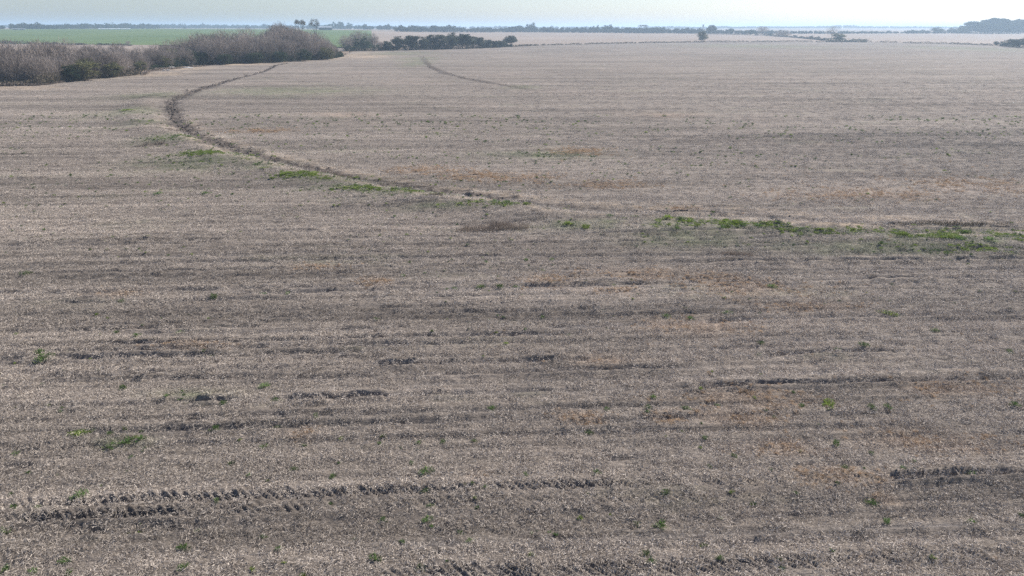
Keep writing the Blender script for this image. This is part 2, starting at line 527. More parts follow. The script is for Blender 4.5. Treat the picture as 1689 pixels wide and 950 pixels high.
    h -= 0.22 * np.exp(-(df / (width * 1.1)) ** 2) * end
    h += dirt * 0.40 * (vnoise(x * 1.7, y * 1.7, 15) - .45)
    h += dirt * 0.10 * (vnoise(x * 4.1, y * 4.1, 16) - .5)
    return h, dirt, trod

ORANGE_PX = [(620, 467, 28, 8), (1060, 455, 95, 10), (1180, 464, 50, 8), (1010, 480, 40, 6), (840, 292, 70, 7), (700, 280, 45, 6), (780, 290, 40, 6),
             (1130, 344, 40, 4), (1215, 690, 70, 14), (1090, 692, 30, 9), (1345, 508, 70, 9), (1470, 824, 28, 10), (1380, 785, 80, 14), (1530, 725, 90, 18),
             (190, 484, 30, 5), (330, 572, 60, 5), (500, 716, 32, 8), (520, 441, 40, 5), (900, 466, 40, 8), (1430, 322, 110, 10), (1620, 306, 70, 12),
             (1150, 540, 80, 14), (1230, 660, 100, 16), (1000, 305, 60, 6), (560, 190, 50, 4), (960, 250, 40, 5), (1250, 480, 90, 14), (1290, 740, 60, 12),
             (960, 690, 40, 10), (780, 788, 18, 5), (1010, 595, 60, 8), (1560, 640, 80, 14), (430, 215, 40, 3), (1100, 190, 60, 4)]
GREEN_PX = [(600, 318, 30, 5), (660, 322, 55, 5), (770, 341, 22, 5), (828, 343, 22, 5), (868, 344, 18, 2), (936, 376, 45, 5), (1000, 374, 25, 6),
            (1110, 374, 42, 9), (1205, 376, 42, 7), (1275, 381, 38, 6), (1340, 388, 40, 6), (1405, 388, 30, 6), (1485, 394, 35, 10), (1560, 394, 35, 10),
            (1600, 386, 50, 7), (1610, 408, 55, 13), (1660, 398, 40, 9), (340, 257, 50, 5), (430, 279, 25, 5), (510, 295, 50, 6), (300, 231, 28, 3),
            (560, 312, 60, 5), (248, 158, 45, 6), (212, 186, 35, 8), (235, 205, 25, 6), (205, 730, 40, 9), (860, 144, 25, 3), (690, 97, 30, 4), (660, 88, 50, 3),
            (690, 104, 20, 5), (1140, 395, 100, 14), (1440, 412, 150, 12), (900, 255, 90, 7), (330, 270, 90, 12), (560, 300, 70, 7), (480, 150, 110, 7), (330, 650, 60, 9),
            (270, 232, 40, 8), (1250, 76, 90, 3), (1600, 80, 60, 4), (720, 345, 60, 5)]
PALE_PX = [(265, 122, 32, 4), (300, 113, 40, 3), (40, 145, 60, 3), (580, 91, 25, 5), (610, 93, 30, 3), (380, 106, 60, 2)]
def blobs(lst):
    o = []
    for px, py, rx, ry in lst:
        g = ground(px, py)
        o.append((g.x, g.y, rx / FPX * math.hypot(g.x, g.y) * 1.05, max(.3, abs(ground(px, py - ry).y - ground(px, py + ry).y) * .5)))
    return o
ORANGE, GREEN, PALE = blobs(ORANGE_PX), blobs(GREEN_PX), blobs(PALE_PX)
def mask(bl, x, y, seed, fine=1.0):
    o = np.zeros(np.shape(x))
    for bx, by, rx, ry in bl:
        o = np.maximum(o, np.exp(-(((x - bx) / rx) ** 2 + ((y - by) / ry) ** 2) * 1.1))
    sc = 1.0 / (0.25 + 0.012 * y) * fine
    return np.clip(o * (0.25 + 1.6 * vnoise(x * 1.1, y * 1.4, seed) * (0.4 + 1.2 * vnoise(x * .35, y * .45, seed + 1))), 0, 1)

def worn(x, y):
    """the pale worn strip between the channel and the terrace bank"""
    d, w = poly_dist(FURROW, x, y); dc, _ = poly_dist(CREST, x, y)
    b = np.exp(-((d - 1.9) / 1.0) ** 2) * (dc < 9.0) * sstep(.25, .4, w)
    return b * (.35 + .65 * vnoise(x * .5, y * .6, 43))

# ------------------------------------------------------------------ the field
def fan(y0, y1, nr, nc, half, off):
    ys = np.geomspace(y0, y1, nr)
    t = np.linspace(-1, 1, nc)
    Y = np.repeat(ys[:, None], nc, 1)
    X = t[None, :] * (Y * half + off)
    return X, Y
def grid_faces(nr, nc):
    i = np.arange((nr - 1) * (nc - 1)); r = i // (nc - 1); c = i % (nc - 1)
    a = r * nc + c
    return np.stack([a, a + 1, a + nc + 1, a + nc], 1)
def compact(V, F, at):
    used = np.unique(F); re = np.full(len(V), -1, dtype=np.int64); re[used] = np.arange(len(used))
    return V[used], re[F], {k: ('POINT', v[used]) for k, v in at.items()}

X, Y = fan(9.5, 900, 1150, 860, 0.80, 6.0)
H, DIRT, TROD = relief(X.ravel(), Y.ravel())
xr, yr = X.ravel(), Y.ravel()
H = H.reshape(X.shape)
edge = field_edge(X / Y)
Z = terrain(X, Y) + H * (1 - .0 * Y)
AT = {'dirt': DIRT, 'trod': TROD, 'orange': mask(ORANGE, xr, yr, 21), 'green': mask(GREEN, xr, yr, 31), 'pale': np.maximum(mask(PALE, xr, yr, 41), worn(xr, yr))}
F = grid_faces(*X.shape)
inside = (Y < edge + 2.0).ravel()
F = F[inside[F].all(1)]
fd = DIRT[F].mean(1)
V = np.stack([xr, yr, Z.ravel()], 1)
for nm, sel in (('stubble_field', fd < .5), ('dirt_furrow', fd >= .5)):
    v, f, at = compact(V, F[sel], AT)
    o = link(nm, np_mesh(nm, v, f, [M['field']], at, smooth=True))
    tag(o, kind='structure')

# far land: one sheet out to the horizon, a little below the fields laid on it
gy = np.concatenate([np.linspace(-260, 9, 14), np.geomspace(12, 11500, 150)])
gx = np.concatenate([-np.geomspace(9500, 20, 60), [0], np.geomspace(20, 9500, 60)])
GX, GY = np.meshgrid(gx, gy)
GZ = terrain(GX, GY) - 0.75
o = link('ground', np_mesh('ground', np.stack([GX.ravel(), GY.ravel(), GZ.ravel()], 1), grid_faces(*GX.shape), [M['land']], smooth=True))
tag(o, kind='structure')

def region(name, mat, y0, y1, keep, lift, nr=220, nc=260):
    X, Y = fan(y0, y1, nr, nc, 0.85, 0.0)
    V = np.stack([X.ravel(), Y.ravel(), (terrain(X, Y) + lift).ravel()], 1)
    F = grid_faces(*X.shape)
    c = V[F].mean(1)
    F = F[keep(c[:, 0], c[:, 1])]
    v, f, _ = compact(V, F, {})
    return tag(link(name, np_mesh(name, v, f, [mat], smooth=True)), kind='structure')
def tpx(px, py): g = ground(px, py); return g.x / g.y
def curve(pts):
    P = [ground(*p) for p in pts]
    t = np.array([p.x / p.y for p in P]); y = np.array([p.y for p in P])
    return lambda q: np.interp(q, t, y)
green_near = curve([(-200, 70), (0, 72.2), (80, 73), (240, 74), (420, 76), (650, 79)])
green_far = curve([(-200, 47.8), (0, 48.3), (250, 47.4), (480, 48.3), (560, 49.5), (640, 51)])
brown_far = curve([(520, 51.2), (640, 52.2), (850, 53.2), (1000, 54.2), (1150, 55.4), (1400, 55.6), (1689, 55.4), (1900, 55.6)])
t_split = tpx(612, 60)
region('green_field', M['green_crop'], 420, 2600, lambda x, y: (y > green_near(x / y)) & (y < green_far(x / y)) & (x / y < t_split), 0.02)
region('far_stubble_field', M['far_stubble'], 420, 2600, lambda x, y: (y > field_edge(x / y) + 4) & (y < brown_far(x / y)) & (x / y >= t_split), 0.0)
region('thicket_floor', M['bank'], 140, 800, lambda x, y: (y > field_edge(x / y) - .5) & (y < np.minimum(green_near(x / y), field_edge(x / y) + 90)) & (x / y < t_split), -0.05)
region('left_stubble_field', M['far_stubble'], 200, 900, lambda x, y: (y > field_edge(x / y) + 60) & (y < green_near(x / y)) & (x / y < tpx(262, 70)), -0.02)

# ------------------------------------------------------------------ residue scattered over the field (uncountable)
rng = np.random.default_rng(7)
def quads(c, d, w, length, width, bend=None):
    """thin strips: centre c, direction d, width direction w"""
    a = d * (length * .5)[:, None]; b = w * (width * .5)[:, None]
    V = np.stack([c - a - b, c - a + b, c + a + b * .6, c + a - b * .6], 1).reshape(-1, 3)
    F = np.arange(len(V)).reshape(-1, 4)
    return V, F
def unit(v): return v / np.maximum(np.linalg.norm(v, axis=1, keepdims=True), 1e-9)

def straw_clump(seed, n=84, rad=0.26, up=0.25, lmin=.03, lmax=.115):
    r = np.random.default_rng(seed)
    c = np.stack([r.normal(0, rad * .6, n), r.normal(0, rad * .6, n), r.uniform(.005, .045, n)], 1)
    tilt = np.where(r.random(n) < up, r.uniform(.5, 1.3, n), r.uniform(-.2, .35, n))
    az = r.uniform(0, 2 * np.pi, n)
    d = np.stack([np.cos(az) * np.cos(tilt), np.sin(az) * np.cos(tilt), np.sin(tilt)], 1)
    L = r.uniform(lmin, lmax, n)
    c[:, 2] += np.abs(d[:, 2]) * L * .5
    w = unit(np.cross(d, unit(r.normal(0, 1, (n, 3)))))
    V, F = quads(c, d, w, L, r.uniform(.005, .0135, n))
    sh = np.clip(r.beta(1.5, 1.7, n), 0, 1)
    return np_mesh('straw_clump', V, F, [M['straw']], {'shade': ('FACE', sh)})

def loose(name, me):      # scatter source: kept out of the scene itself
    return bpy.data.objects.new(name, me)

def scatter(name, P, ROT, SCL, IDX, sources, attrs, label, cat):
    me = bpy.data.meshes.new(name)
    me.vertices.add(len(P)); me.vertices.foreach_set('co', np.asarray(P, dtype=np.float32).ravel())
    a = me.attributes.new('rot', 'FLOAT_VECTOR', 'POINT'); a.data.foreach_set('vector', np.asarray(ROT, dtype=np.float32).ravel())
    a = me.attributes.new('scl', 'FLOAT_VECTOR', 'POINT'); a.data.foreach_set('vector', np.asarray(SCL, dtype=np.float32).ravel())
    a = me.attributes.new('idx', 'INT', 'POINT'); a.data.foreach_set('value', np.asarray(IDX, dtype=np.int32))
    for k, v in attrs.items():
        a = me.attributes.new(k, 'FLOAT', 'POINT'); a.data.foreach_set('value', np.asarray(v, dtype=np.float32))
    o = link(name, me)
    ng = bpy.data.node_groups.new(name, 'GeometryNodeTree')
    ng.interface.new_socket('Geometry', in_out='INPUT', socket_type='NodeSocketGeometry')
    ng.interface.new_socket('Geometry', in_out='OUTPUT', socket_type='NodeSocketGeometry')
    gi = ng.nodes.new('NodeGroupInput'); go = ng.nodes.new('NodeGroupOutput')
    iop = ng.nodes.new('GeometryNodeInstanceOnPoints')
    g2i = ng.nodes.new('GeometryNodeGeometryToInstance')
    for s in sources:
        oi = ng.nodes.new('GeometryNodeObjectInfo'); oi.inputs['Object'].default_value = s
        ng.links.new(oi.outputs['Geometry'], g2i.inputs[0])
    def named(n, t):
        q = ng.nodes.new('GeometryNodeInputNamedAttribute'); q.data_type = t; q.inputs['Name'].default_value = n
        return q.outputs['Attribute']
    ng.links.new(gi.outputs[0], iop.inputs['Points'])
    ng.links.new(g2i.outputs[0], iop.inputs['Instance'])
    iop.inputs['Pick Instance'].default_value = True
    ng.links.new(named('idx', 'INT'), iop.inputs['Instance Index'])
    ng.links.new(named('rot', 'FLOAT_VECTOR'), iop.inputs['Rotation'])
    ng.links.new(named('scl', 'FLOAT_VECTOR'), iop.inputs['Scale'])
    ng.links.new(iop.outputs[0], go.inputs[0])
    md = o.modifiers.new('scatter', 'NODES'); md.node_group = ng
    tag(o, label, cat, kind='stuff')
    return o

def sample_fan(y0, y1, dens):
    area = .80 * (y1 ** 2 - y0 ** 2) + 12 * (y1 - y0)
    n = int(area * dens)
    u = rng.random(n)
    # invert the cumulative area in y
    c = .80 * y0 ** 2 + 12 * y0 + u * area
    y = (-12 + np.sqrt(144 + 4 * .80 * c)) / (2 * .80)
    x = rng.uniform(-1, 1, n) * (.80 * y + 6)
    return x, y

bands = [(11, 34, 16.0, 1.0), (34, 60, 9.0, 1.25), (60, 100, 4.4, 1.5), (100, 250, 1.9, 1.7)]
xs, ys, ss = [], [], []
for y0, y1, dn, sc in bands:
    x, y = sample_fan(y0, y1, dn)
    xs.append(x); ys.append(y); ss.append(np.full(len(x), sc))
px, py, psc = np.concatenate(xs), np.concatenate(ys), np.concatenate(ss)
ok = py < field_edge(px / py) - 2
px, py, psc = px[ok], py[ok], psc[ok]
ph, pd, pt = relief(px, py)
sA, rA = rows(px, py)
thin = 0.55 + 0.45 * vnoise(sA * .05, rA * .9, 51) + .5 * vnoise(sA * .10, rA * 2.6, 52)
keepm = (rng.random(len(px)) < thin * (1 - .95 * pd) * (1 - .95 * pt) * (1 - .97 * sstep(60, 245, py)))
px, py, psc, ph = px[keepm], py[keepm], psc[keepm], ph[keepm]
n = len(px)
e = 0.12
hx, _, _ = relief(px + e, py); hy, _, _ = relief(px, py + e)
rot = np.stack([np.arctan2(hy - ph, e) * .8, -np.arctan2(hx - ph, e) * .8, rng.uniform(0, 6.283, n)], 1)
scl = psc * rng.uniform(.8, 1.25, n)
SCL = np.stack([scl, scl, scl * np.clip(1.0 / psc, .45, 1) * rng.uniform(.6, 1.3, n)], 1)
STRAWS = [loose('straw_clump', straw_clump(100 + i)) for i in range(9)]
scatter('straw_residue', np.stack([px, py, terrain(px, py) + ph], 1), rot, SCL, rng.integers(0, 9, n), STRAWS,
        {'orange': mask(ORANGE, px, py, 21) * .5, 'green': mask(GREEN, px, py, 31) * .6, 'pale': worn(px, py)},
        'loose grey-brown crop residue and short stubble strewn over the near field', 'stubble')

def leaf_tuft(seed, mat, n=70, rad=.16, h=.13, lmin=.05, lmax=.13, wmin=.010, wmax=.028):
    r = np.random.default_rng(seed)
    az = r.uniform(0, 2 * np.pi, n); rr = rad * np.sqrt(r.random(n))
    # a few lobes so that the outline is uneven
    lob = 0.65 + .5 * np.sin(az * r.integers(2, 4) + r.uniform(0, 6)) * .6
    rr = rr * lob
    hh = h * (1 - (rr / (rad * 1.3)) ** 2) * r.uniform(.1, 1.0, n)
    c = np.stack([rr * np.cos(az), rr * np.sin(az), .01 + hh], 1)
    tilt = r.uniform(.1, 1.2, n)
    a2 = az + r.normal(0, .9, n)
    d = np.stack([np.cos(a2) * np.cos(tilt), np.sin(a2) * np.cos(tilt), np.sin(tilt)], 1)
    w = unit(np.cross(d, unit(r.normal(0, 1, (n, 3)) + np.array([0, 0, 1.0]))))
    V, F = quads(c, d, w, r.uniform(lmin, lmax, n), r.uniform(wmin, wmax, n))
    V[:, 2] = np.maximum(V[:, 2], 0.0)
    return np_mesh('leaf_tuft', V, F, [mat], {'shade': ('FACE', r.random(n))})

def scatter_masked(name, bl, seed, thr, count, base, sources, label, cat, spread=1.15, extra=None):
    P = []
    bl = [b for b in bl if b[1] < 105]
    w = np.array([(b[2] * b[3]) ** .7 for b in bl]); w = w / w.sum()
    bi = rng.choice(len(bl), count, p=w)
    B = np.array(bl)[bi]
    x = B[:, 0] + rng.normal(0, .62, count) * B[:, 2] * spread
    y = B[:, 1] + rng.normal(0, .62, count) * B[:, 3] * spread
    k = (vnoise(x * .8, y * .8, seed) * (.5 + vnoise(x * .25, y * .3, seed + 3)) > thr) & (y > 11) & (y < field_edge(x / np.maximum(y, 1)) - 2)
    x, y = x[k], y[k]
    if extra is not None: x = np.concatenate([x, extra[0]]); y = np.concatenate([y, extra[1]])
    h, d, t = relief(x, y)
    n = len(x)
    s = base * np.clip(y / 45.0, .75, 3.2) ** .6 * rng.uniform(.55, 1.5, n)
    scatter(name, np.stack([x, y, terrain(x, y) + h - .01], 1), np.stack([np.zeros(n), np.zeros(n), rng.uniform(0, 6.28, n)], 1),
            np.stack([s, s, s * rng.uniform(.6, 1.1, n)], 1), rng.integers(0, len(sources), n), sources, {}, label, cat)

OR_SRC = [loose('dry_weed', leaf_tuft(200 + i, M['orange_weed'], 90, .20, .12, .04, .11, .006, .012)) for i in range(5)]
ex, ey = sample_fan(14, 80, .22)
k = vnoise(ex * .11, ey * .16, 71) * (.35 + .75 * sstep(-12, 14, ex)) > .52
scatter_masked('dry_orange_weeds', ORANGE, 61, .36, 9000, .62, OR_SRC,
               'dried orange-brown weeds in low patches across the stubble', 'dry weeds', extra=(ex[k], ey[k]))
GR_SRC = [loose('green_weed', leaf_tuft(300 + i, M['weed' if i % 3 else 'weed_bright'], 75, .17, .12)) for i in range(6)]
ex, ey = sample_fan(12, 120, .34)
k = vnoise(ex * .13, ey * .2, 73) * (1.15 - .35 * sstep(-20, 20, ex)) > .43
scatter_masked('green_ground_cover', GREEN, 65, .42, 1300, .66, GR_SRC,
               'sparse green weeds and grass along the terrace bank and over the field', 'ground cover', extra=(ex[k], ey[k]))

BANK_PX = [(1110, 372, 42, 7), (1205, 375, 42, 5), (1275, 380, 38, 4), (1340, 387, 36, 4), (1405, 387, 26, 4), (1485, 392, 32, 8), (1600, 386, 45, 5), (1610, 410, 60, 13), (1585, 398, 60, 12), (1690, 396, 34, 11),
           (1660, 398, 36, 7), (1560, 396, 30, 7), (510, 294, 46, 4), (340, 257, 40, 3), (770, 340, 20, 4), (828, 342, 22, 4), (660, 321, 50, 3), (600, 316, 24, 4)]
BG_SRC = [loose('bank_grass', leaf_tuft(340 + i, M['weed_bright'], 90, .20, .08, .04, .11, .008, .020)) for i in range(4)]
scatter_masked('bank_grass', blobs(BANK_PX), 81, .36, 3600, .85, BG_SRC, 'fresh bright green grass in broken patches on the terrace bank', 'grass', spread=1.15)
# crumbled earth in the furrows
def clod(seed):
    import bmesh
    bm = bmesh.new(); bmesh.ops.create_icosphere(bm, subdivisions=1, radius=.16)
    r = random.Random(seed)
    for v in bm.verts: v.co = v.co * r.uniform(.65, 1.3); v.co.z *= .75
    me = bpy.data.meshes.new('clod'); bm.to_mesh(me); bm.free(); me.materials.append(M['earth'])
    return me
M['earth'] = mat_plain('dark_earth', (0.115, 0.093, 0.077), 0.35, 5.0)
CL = [loose('clod', clod(i)) for i in range(5)]
seg_p = []
for P_, n_, wd_ in ((FURROW, 3000, .85), (FURROW2, 300, 1.0)):
    Lf = np.array([0.0] + [np.hypot(*(P_[i + 1] - P_[i])) for i in range(len(P_) - 1)]).cumsum()
    # more of them per metre where the furrow is near and wide
    q = rng.random(n_) * Lf[-1]
    seg_p.append(np.stack([np.interp(q, Lf, P_[:, 0]) + rng.normal(0, wd_, n_), np.interp(q, Lf, P_[:, 1]) + rng.normal(0, wd_, n_)], 1))
cp = np.concatenate(seg_p)
ch, cd, _ = relief(cp[:, 0], cp[:, 1])
k = rng.random(len(cp)) < cd * .8 + .04
cp, ch = cp[k], ch[k]; n = len(cp)
cs = rng.uniform(.3, 1.05, n) * np.clip(cp[:, 1] / 90, .7, 1.2)
scatter('dirt_clods', np.stack([cp[:, 0], cp[:, 1], ch], 1), rng.uniform(0, 6.28, (n, 3)), np.stack([cs, cs, cs], 1), rng.integers(0, 5, n), CL, {},
        'dark crumbled clods of earth lying in the curved furrows', 'clods')

# ------------------------------------------------------------------ green tufts one can pick out singly
TUFT_MESH = [leaf_tuft(400 + i, M['weed'], 120, .22, .15, .04, .12, .008, .022) for i in range(5)] + \
            [leaf_tuft(420 + i, M['weed_bright'], 150, .24, .10, .04, .12, .010, .024) for i in range(2)]
for me in TUFT_MESH: me.name = 'weed_tuft'
TUFTS = {
 'bottom': ('small green weed tuft beside the lugged tyre tracks', 'green weed tufts beside the tyre tracks',
   [(23, 837, 14), (133, 822, 22), (434, 885, 14), (305, 905, 20), (461, 907, 14), (7, 877, 18), (106, 928, 18), (10, 942, 16), (55, 945, 14), (114, 945, 12), (302, 938, 18),
    (358, 831, 12), (701, 814, 14), (631, 857, 16), (706, 857, 18), (709, 836, 14), (759, 877, 16), (775, 895, 14), (877, 880, 9), (906, 877, 10), (620, 925, 20), (693, 937, 20),
    (1051, 862, 16), (1090, 869, 26), (1064, 918, 18), (1074, 928, 20), (1097, 816, 18), (1438, 830, 20), (1189, 852, 12), (1285, 926, 18), (1186, 926, 12), (1686, 850, 12),
    (1462, 862, 14), (1602, 862, 14), (1602, 781, 18), (1272, 775, 9), (1170, 771, 12), (1507, 760, 10), (1393, 771, 12), (1492, 775, 14)]),
 'middle': ('small green weed tuft alone in the open grey stubble', 'green weed tufts on the open stubble',
   [(182, 718, 12), (186, 736, 26), (212, 730, 22), (232, 727, 14), (355, 712, 16), (434, 738, 14), (522, 690, 13), (457, 705, 13), (370, 668, 12), (457, 660, 16), (381, 766, 12),
    (411, 788, 12), (486, 779, 14), (550, 789, 16), (25, 749, 14), (704, 783, 24), (983, 784, 16), (867, 786, 12), (812, 675, 14), (782, 728, 12), (1077, 658, 12), (1069, 676, 15),
    (1001, 678, 14), (971, 713, 16), (731, 730, 14), (585, 889, 11), (679, 766, 10), (1438, 675, 14), (1464, 674, 14), (1379, 732, 16), (1162, 724, 13), (1437, 748, 11),
    (1211, 754, 12), (1132, 676, 16), (1322, 672, 12), (1184, 668, 12), (1672, 668, 14), (1199, 518, 18), (1274, 476, 16), (1137, 527, 10), (1252, 586, 14), (1379, 579, 12),
    (1424, 577, 14), (1665, 582, 12), (1541, 549, 12), (1255, 570, 12), (350, 586, 16), (297, 548, 13), (225, 555, 13), (192, 549, 10), (66, 584, 16), (110, 581, 15), (203, 640, 15),
    (435, 638, 18), (368, 667, 12), (354, 494, 16), (435, 485, 16), (475, 487, 12), (201, 498, 14), (44, 454, 18), (665, 457, 10), (793, 475, 18), (825, 475, 14), (750, 475, 10),
    (851, 474, 11), (910, 430, 12), (868, 431, 10), (802, 433, 10), (744, 438, 10), (828, 529, 11), (895, 523, 12), (848, 529, 9), (1099, 523, 15), (1139, 527, 12), (620, 527, 12)]),
 'bank': ('low clump of green grass growing on the terrace bank', 'green clumps along the terrace bank',
   [(637, 314, 14), (657, 320, 12), (677, 320, 14), (696, 320, 12), (775, 338, 18), (815, 341, 16), (836, 343, 14), (868, 344, 16), (936, 376, 16), (966, 380, 20), (1005, 364, 14),
    (1047, 364, 10), (1085, 372, 18), (1100, 368, 18), (1122, 370, 20), (1138, 372, 16), (1116, 383, 14), (1150, 380, 12), (1195, 372, 20), (1215, 375, 18), (1190, 383, 14), (1225, 380, 14),
    (1250, 380, 16), (1268, 379, 16), (1285, 377, 12), (1320, 386, 14), (1345, 390, 12), (1404, 388, 18), (1445, 387, 16), (1478, 388, 16), (1488, 394, 20), (1452, 408, 12),
    (1545, 395, 16), (1595, 388, 16), (1628, 387, 16), (1580, 403, 12), (1545, 415, 14), (1590, 415, 18), (1630, 405, 20), (1632, 415, 18), (1563, 419, 12), (1680, 394, 12),
    (1660, 413, 14), (330, 257, 16), (345, 257, 18), (376, 257, 16), (292, 230, 16), (312, 231, 12), (424, 277, 16), (436, 283, 18), (463, 274, 10), (473, 293, 18), (500, 292, 22),
    (518, 293, 22), (537, 301, 20), (581, 316, 14), (603, 316, 20), (211, 186, 20), (261, 321, 18), (339, 321, 18), (548, 317, 14)]),
}
random.seed(5)
def place_tuft(tx, ty, wp, label, group, mi):
    g = ground(tx, ty)
    h, _, _ = relief(np.array([g.x]), np.array([g.y]))
    s = wp / FPX * math.hypot(g.x, g.y, CAM_H) / 0.40
    o = link('weed_tuft', TUFT_MESH[mi], loc=(g.x, g.y, g.z + float(h[0]) - .01))
    o.rotation_euler = (0, 0, random.uniform(0, 6.28))
    o.scale = (s, s * random.uniform(.9, 1.5), min(s, 1.6) * random.uniform(.65, 1.1))
    tag(o, label, 'weed', group)
for lab, grp, pts in TUFTS.values():
    for (tx, ty, wp) in pts:
        third = 'left' if tx < 563 else 'middle' if tx < 1126 else 'right'
        place_tuft(tx, ty, wp, lab + ', ' + third + ' third of picture', grp + ', ' + third + ' third', random.choice((0, 1, 2, 3, 4) if 'bank' not in grp else (0, 2, 5, 5, 6, 6)))
place_tuft(133, 717, 26, 'largest bright green weed tuft standing left of the yellowish green patch', None, 5)
place_tuft(1366, 669, 26, 'broad bright green weed tuft in the stubble right of the orange-brown patch', None, 6)
place_tuft(1464, 519, 22, 'flat bright green weed tuft alone just below the orange weeds behind', None, 6)
place_tuft(74, 595, 26, 'wide dark green weed tuft near the left edge above a long rut', None, 1)

# ------------------------------------------------------------------ dry grass, heaps and small things on the field
def blade_patch(name, px_pts, depth, hgt, n, mat, label, cat, seed, wid=.02):
    r = np.random.default_rng(seed)
    A = ground(*px_pts[0]); B = ground(*px_pts[1])
    u = r.random(n); v = r.random(n)
    x = A.x + (B.x - A.x) * u; y = A.y + (B.y - A.y) * u + depth * v
    lim = np.sin(np.pi * np.clip(u, .01, .99)) ** .35
    k = v < lim * (.6 + .6 * vnoise(u * 14, u * 0, seed))
    x, y, u = x[k], y[k], u[k]; n = len(x)
    h, _, _ = relief(x, y)
    L = hgt * r.uniform(.45, 1.1, n) * (.6 + .6 * vnoise(x * .8, y * .8, seed + 1))
    d = unit(np.stack([r.normal(0, .25, n), r.normal(0, .25, n), np.ones(n)], 1))
    c0 = np.array([(A.x + B.x) / 2, (A.y + B.y) / 2 + depth / 2, 0.0])
    c = np.stack([x, y, h + L * .45], 1) - c0
    w = unit(np.cross(d, unit(r.normal(0, 1, (n, 3)))))
    V, F = quads(c, d, w, L, r.uniform(wid * .5, wid, n))
    o = link(name, np_mesh(name, V, F, [mat], {'shade': ('FACE', r.random(n))}), loc=c0)
    return tag(o, label, cat)
blade_patch('dry_grass_patch', ((752, 383), (872, 380)), 1.6, .5, 2600, M['dry_grass'], 'long patch of tall dry brown grass standing on the face of the terrace bank', 'dry grass', 1)
blade_patch('dry_grass_patch', ((222, 244), (272, 241)), 1.2, .55, 900, M['dry_grass'], 'short strip of dark dry grass on the bank left of the curved furrow', 'dry grass', 2, .03)
blade_patch('dry_grass_patch', ((704, 332), (732, 331)), .8, .30, 380, M['fence_weed'], 'low dark clump of dead weeds between green tufts and the furrow', 'dead weeds', 3, .03)
blade_patch('dry_grass_patch', ((500, 283), (580, 296)), 2.0, .38, 1500, M['dry_grass'], 'pinkish dry grass strip along the outer edge of the dirt furrow', 'dry grass', 4, .03)
blade_patch('dry_grass_patch', ((1190, 421), (1245, 424)), .8, .32, 700, M['dry_grass'], 'small brown dry grass clump below the green bank', 'dry grass', 5, .02)
blade_patch('dry_grass_patch', ((1480, 374), (1689, 378)), 1.2, .34, 1800, M['fence_weed'], 'thin line of dark dead weeds behind the green grass of the bank', 'dead weeds', 6, .025)

def stone_mesh(seed, n=1):
    r = random.Random(seed)
    import bmesh
    bm = bmesh.new()
    bmesh.ops.create_icosphere(bm, subdivisions=2, radius=.5)
    for v in bm.verts:
        f = 1 + .5 * (float(vnoise(np.array([v.co.x * 2 + seed]), np.array([v.co.y * 2 + v.co.z * 3]), seed)[0]) - .5)
        v.co = Vector((v.co.x * f * 1.2, v.co.y * f * .8, max(v.co.z * f * .7, -.15)))
    me = bpy.data.meshes.new('pale_stone'); bm.to_mesh(me); bm.free()
    me.materials.append(M['stone'])
    return me
ST = [stone_mesh(i) for i in (1, 2, 3)]
for i, (sx, sy, wp, lab) in enumerate([(270, 116.5, 5, 'pale stone at the field edge by the rounded bush'), (277, 116.2, 6, 'broad white stone in front of the brush pile'),
        (308, 112.2, 8, 'longest pale stone slab on the bare strip below the dark trees'), (314, 112.6, 6, 'pale stone at the end of the slab on the bare strip'), (283, 112, 8, 'blue-grey stone beside the brush pile'),
        (763, 318.5, 9, 'pale stone lying in the middle of the dirt furrow')]):
    g = ground(sx, sy); s = wp / FPX * math.hypot(g.x, g.y)
    h, _, _ = relief(np.array([g.x]), np.array([g.y]))
    o = link('pale_stone', ST[i % 3], loc=(g.x, g.y, g.z + float(h[0]) + .1 * s)); o.scale = (s, s * .7, min(s * .5, .6)); o.rotation_euler = (0, 0, i * .3 - .4)
    tag(o, lab, 'stone')
g = ground(212, 119); q = link('white_scrap', ST[0], loc=(g.x, g.y + .4, 1.6)); q.scale = (.6, .5, .7)
tag(q, 'small white scrap caught low in the bare thicket', 'scrap')
m = MB(); r_ = random.Random(9)
for i in range(16):
    a = r_.uniform(0, 3.14); L = r_.uniform(.8, 1.7); c = Vector((r_.uniform(-1.2, 1.2), r_.uniform(-.5, .5), r_.uniform(.1, .55)))
    dv = Vector((math.cos(a) * L * .5, math.sin(a) * L * .5, r_.uniform(-.1, .2)))
    m.tube([c - dv, c + dv * .2 + Vector((0, 0, .05)), c + dv], [.07, .06, .03], 5)
g = ground(267, 114.5); tag(link('brush_pile', m.mesh('brush_pile', M['bark']), loc=g), 'dark pile of cut branches at the field edge under the rounded bush', 'brush pile')
# pale straw heap at the end of the furrow
rr = np.random.default_rng(77); n_ = 420
cc = np.stack([rr.normal(0, .5, n_), rr.normal(0, .3, n_), np.abs(rr.normal(.05, .06, n_))], 1)
V, F_ = quads(cc, unit(rr.normal(0, 1, (n_, 3)) * [1, 1, .3]), unit(rr.normal(0, 1, (n_, 3))), rr.uniform(.1, .3, n_), rr.uniform(.015, .03, n_))
g = ground(1072, 351.5); h, _, _ = relief(np.array([g.x]), np.array([g.y]))
tag(link('straw_heap', np_mesh('straw_heap', V, F_, [M['straw']], {'shade': ('FACE', rr.uniform(.8, 1.0, n_))}), loc=(g.x, g.y, float(h[0]))),
    'small heap of pale straw where the dirt furrow fades out', 'straw heap', kind='stuff')

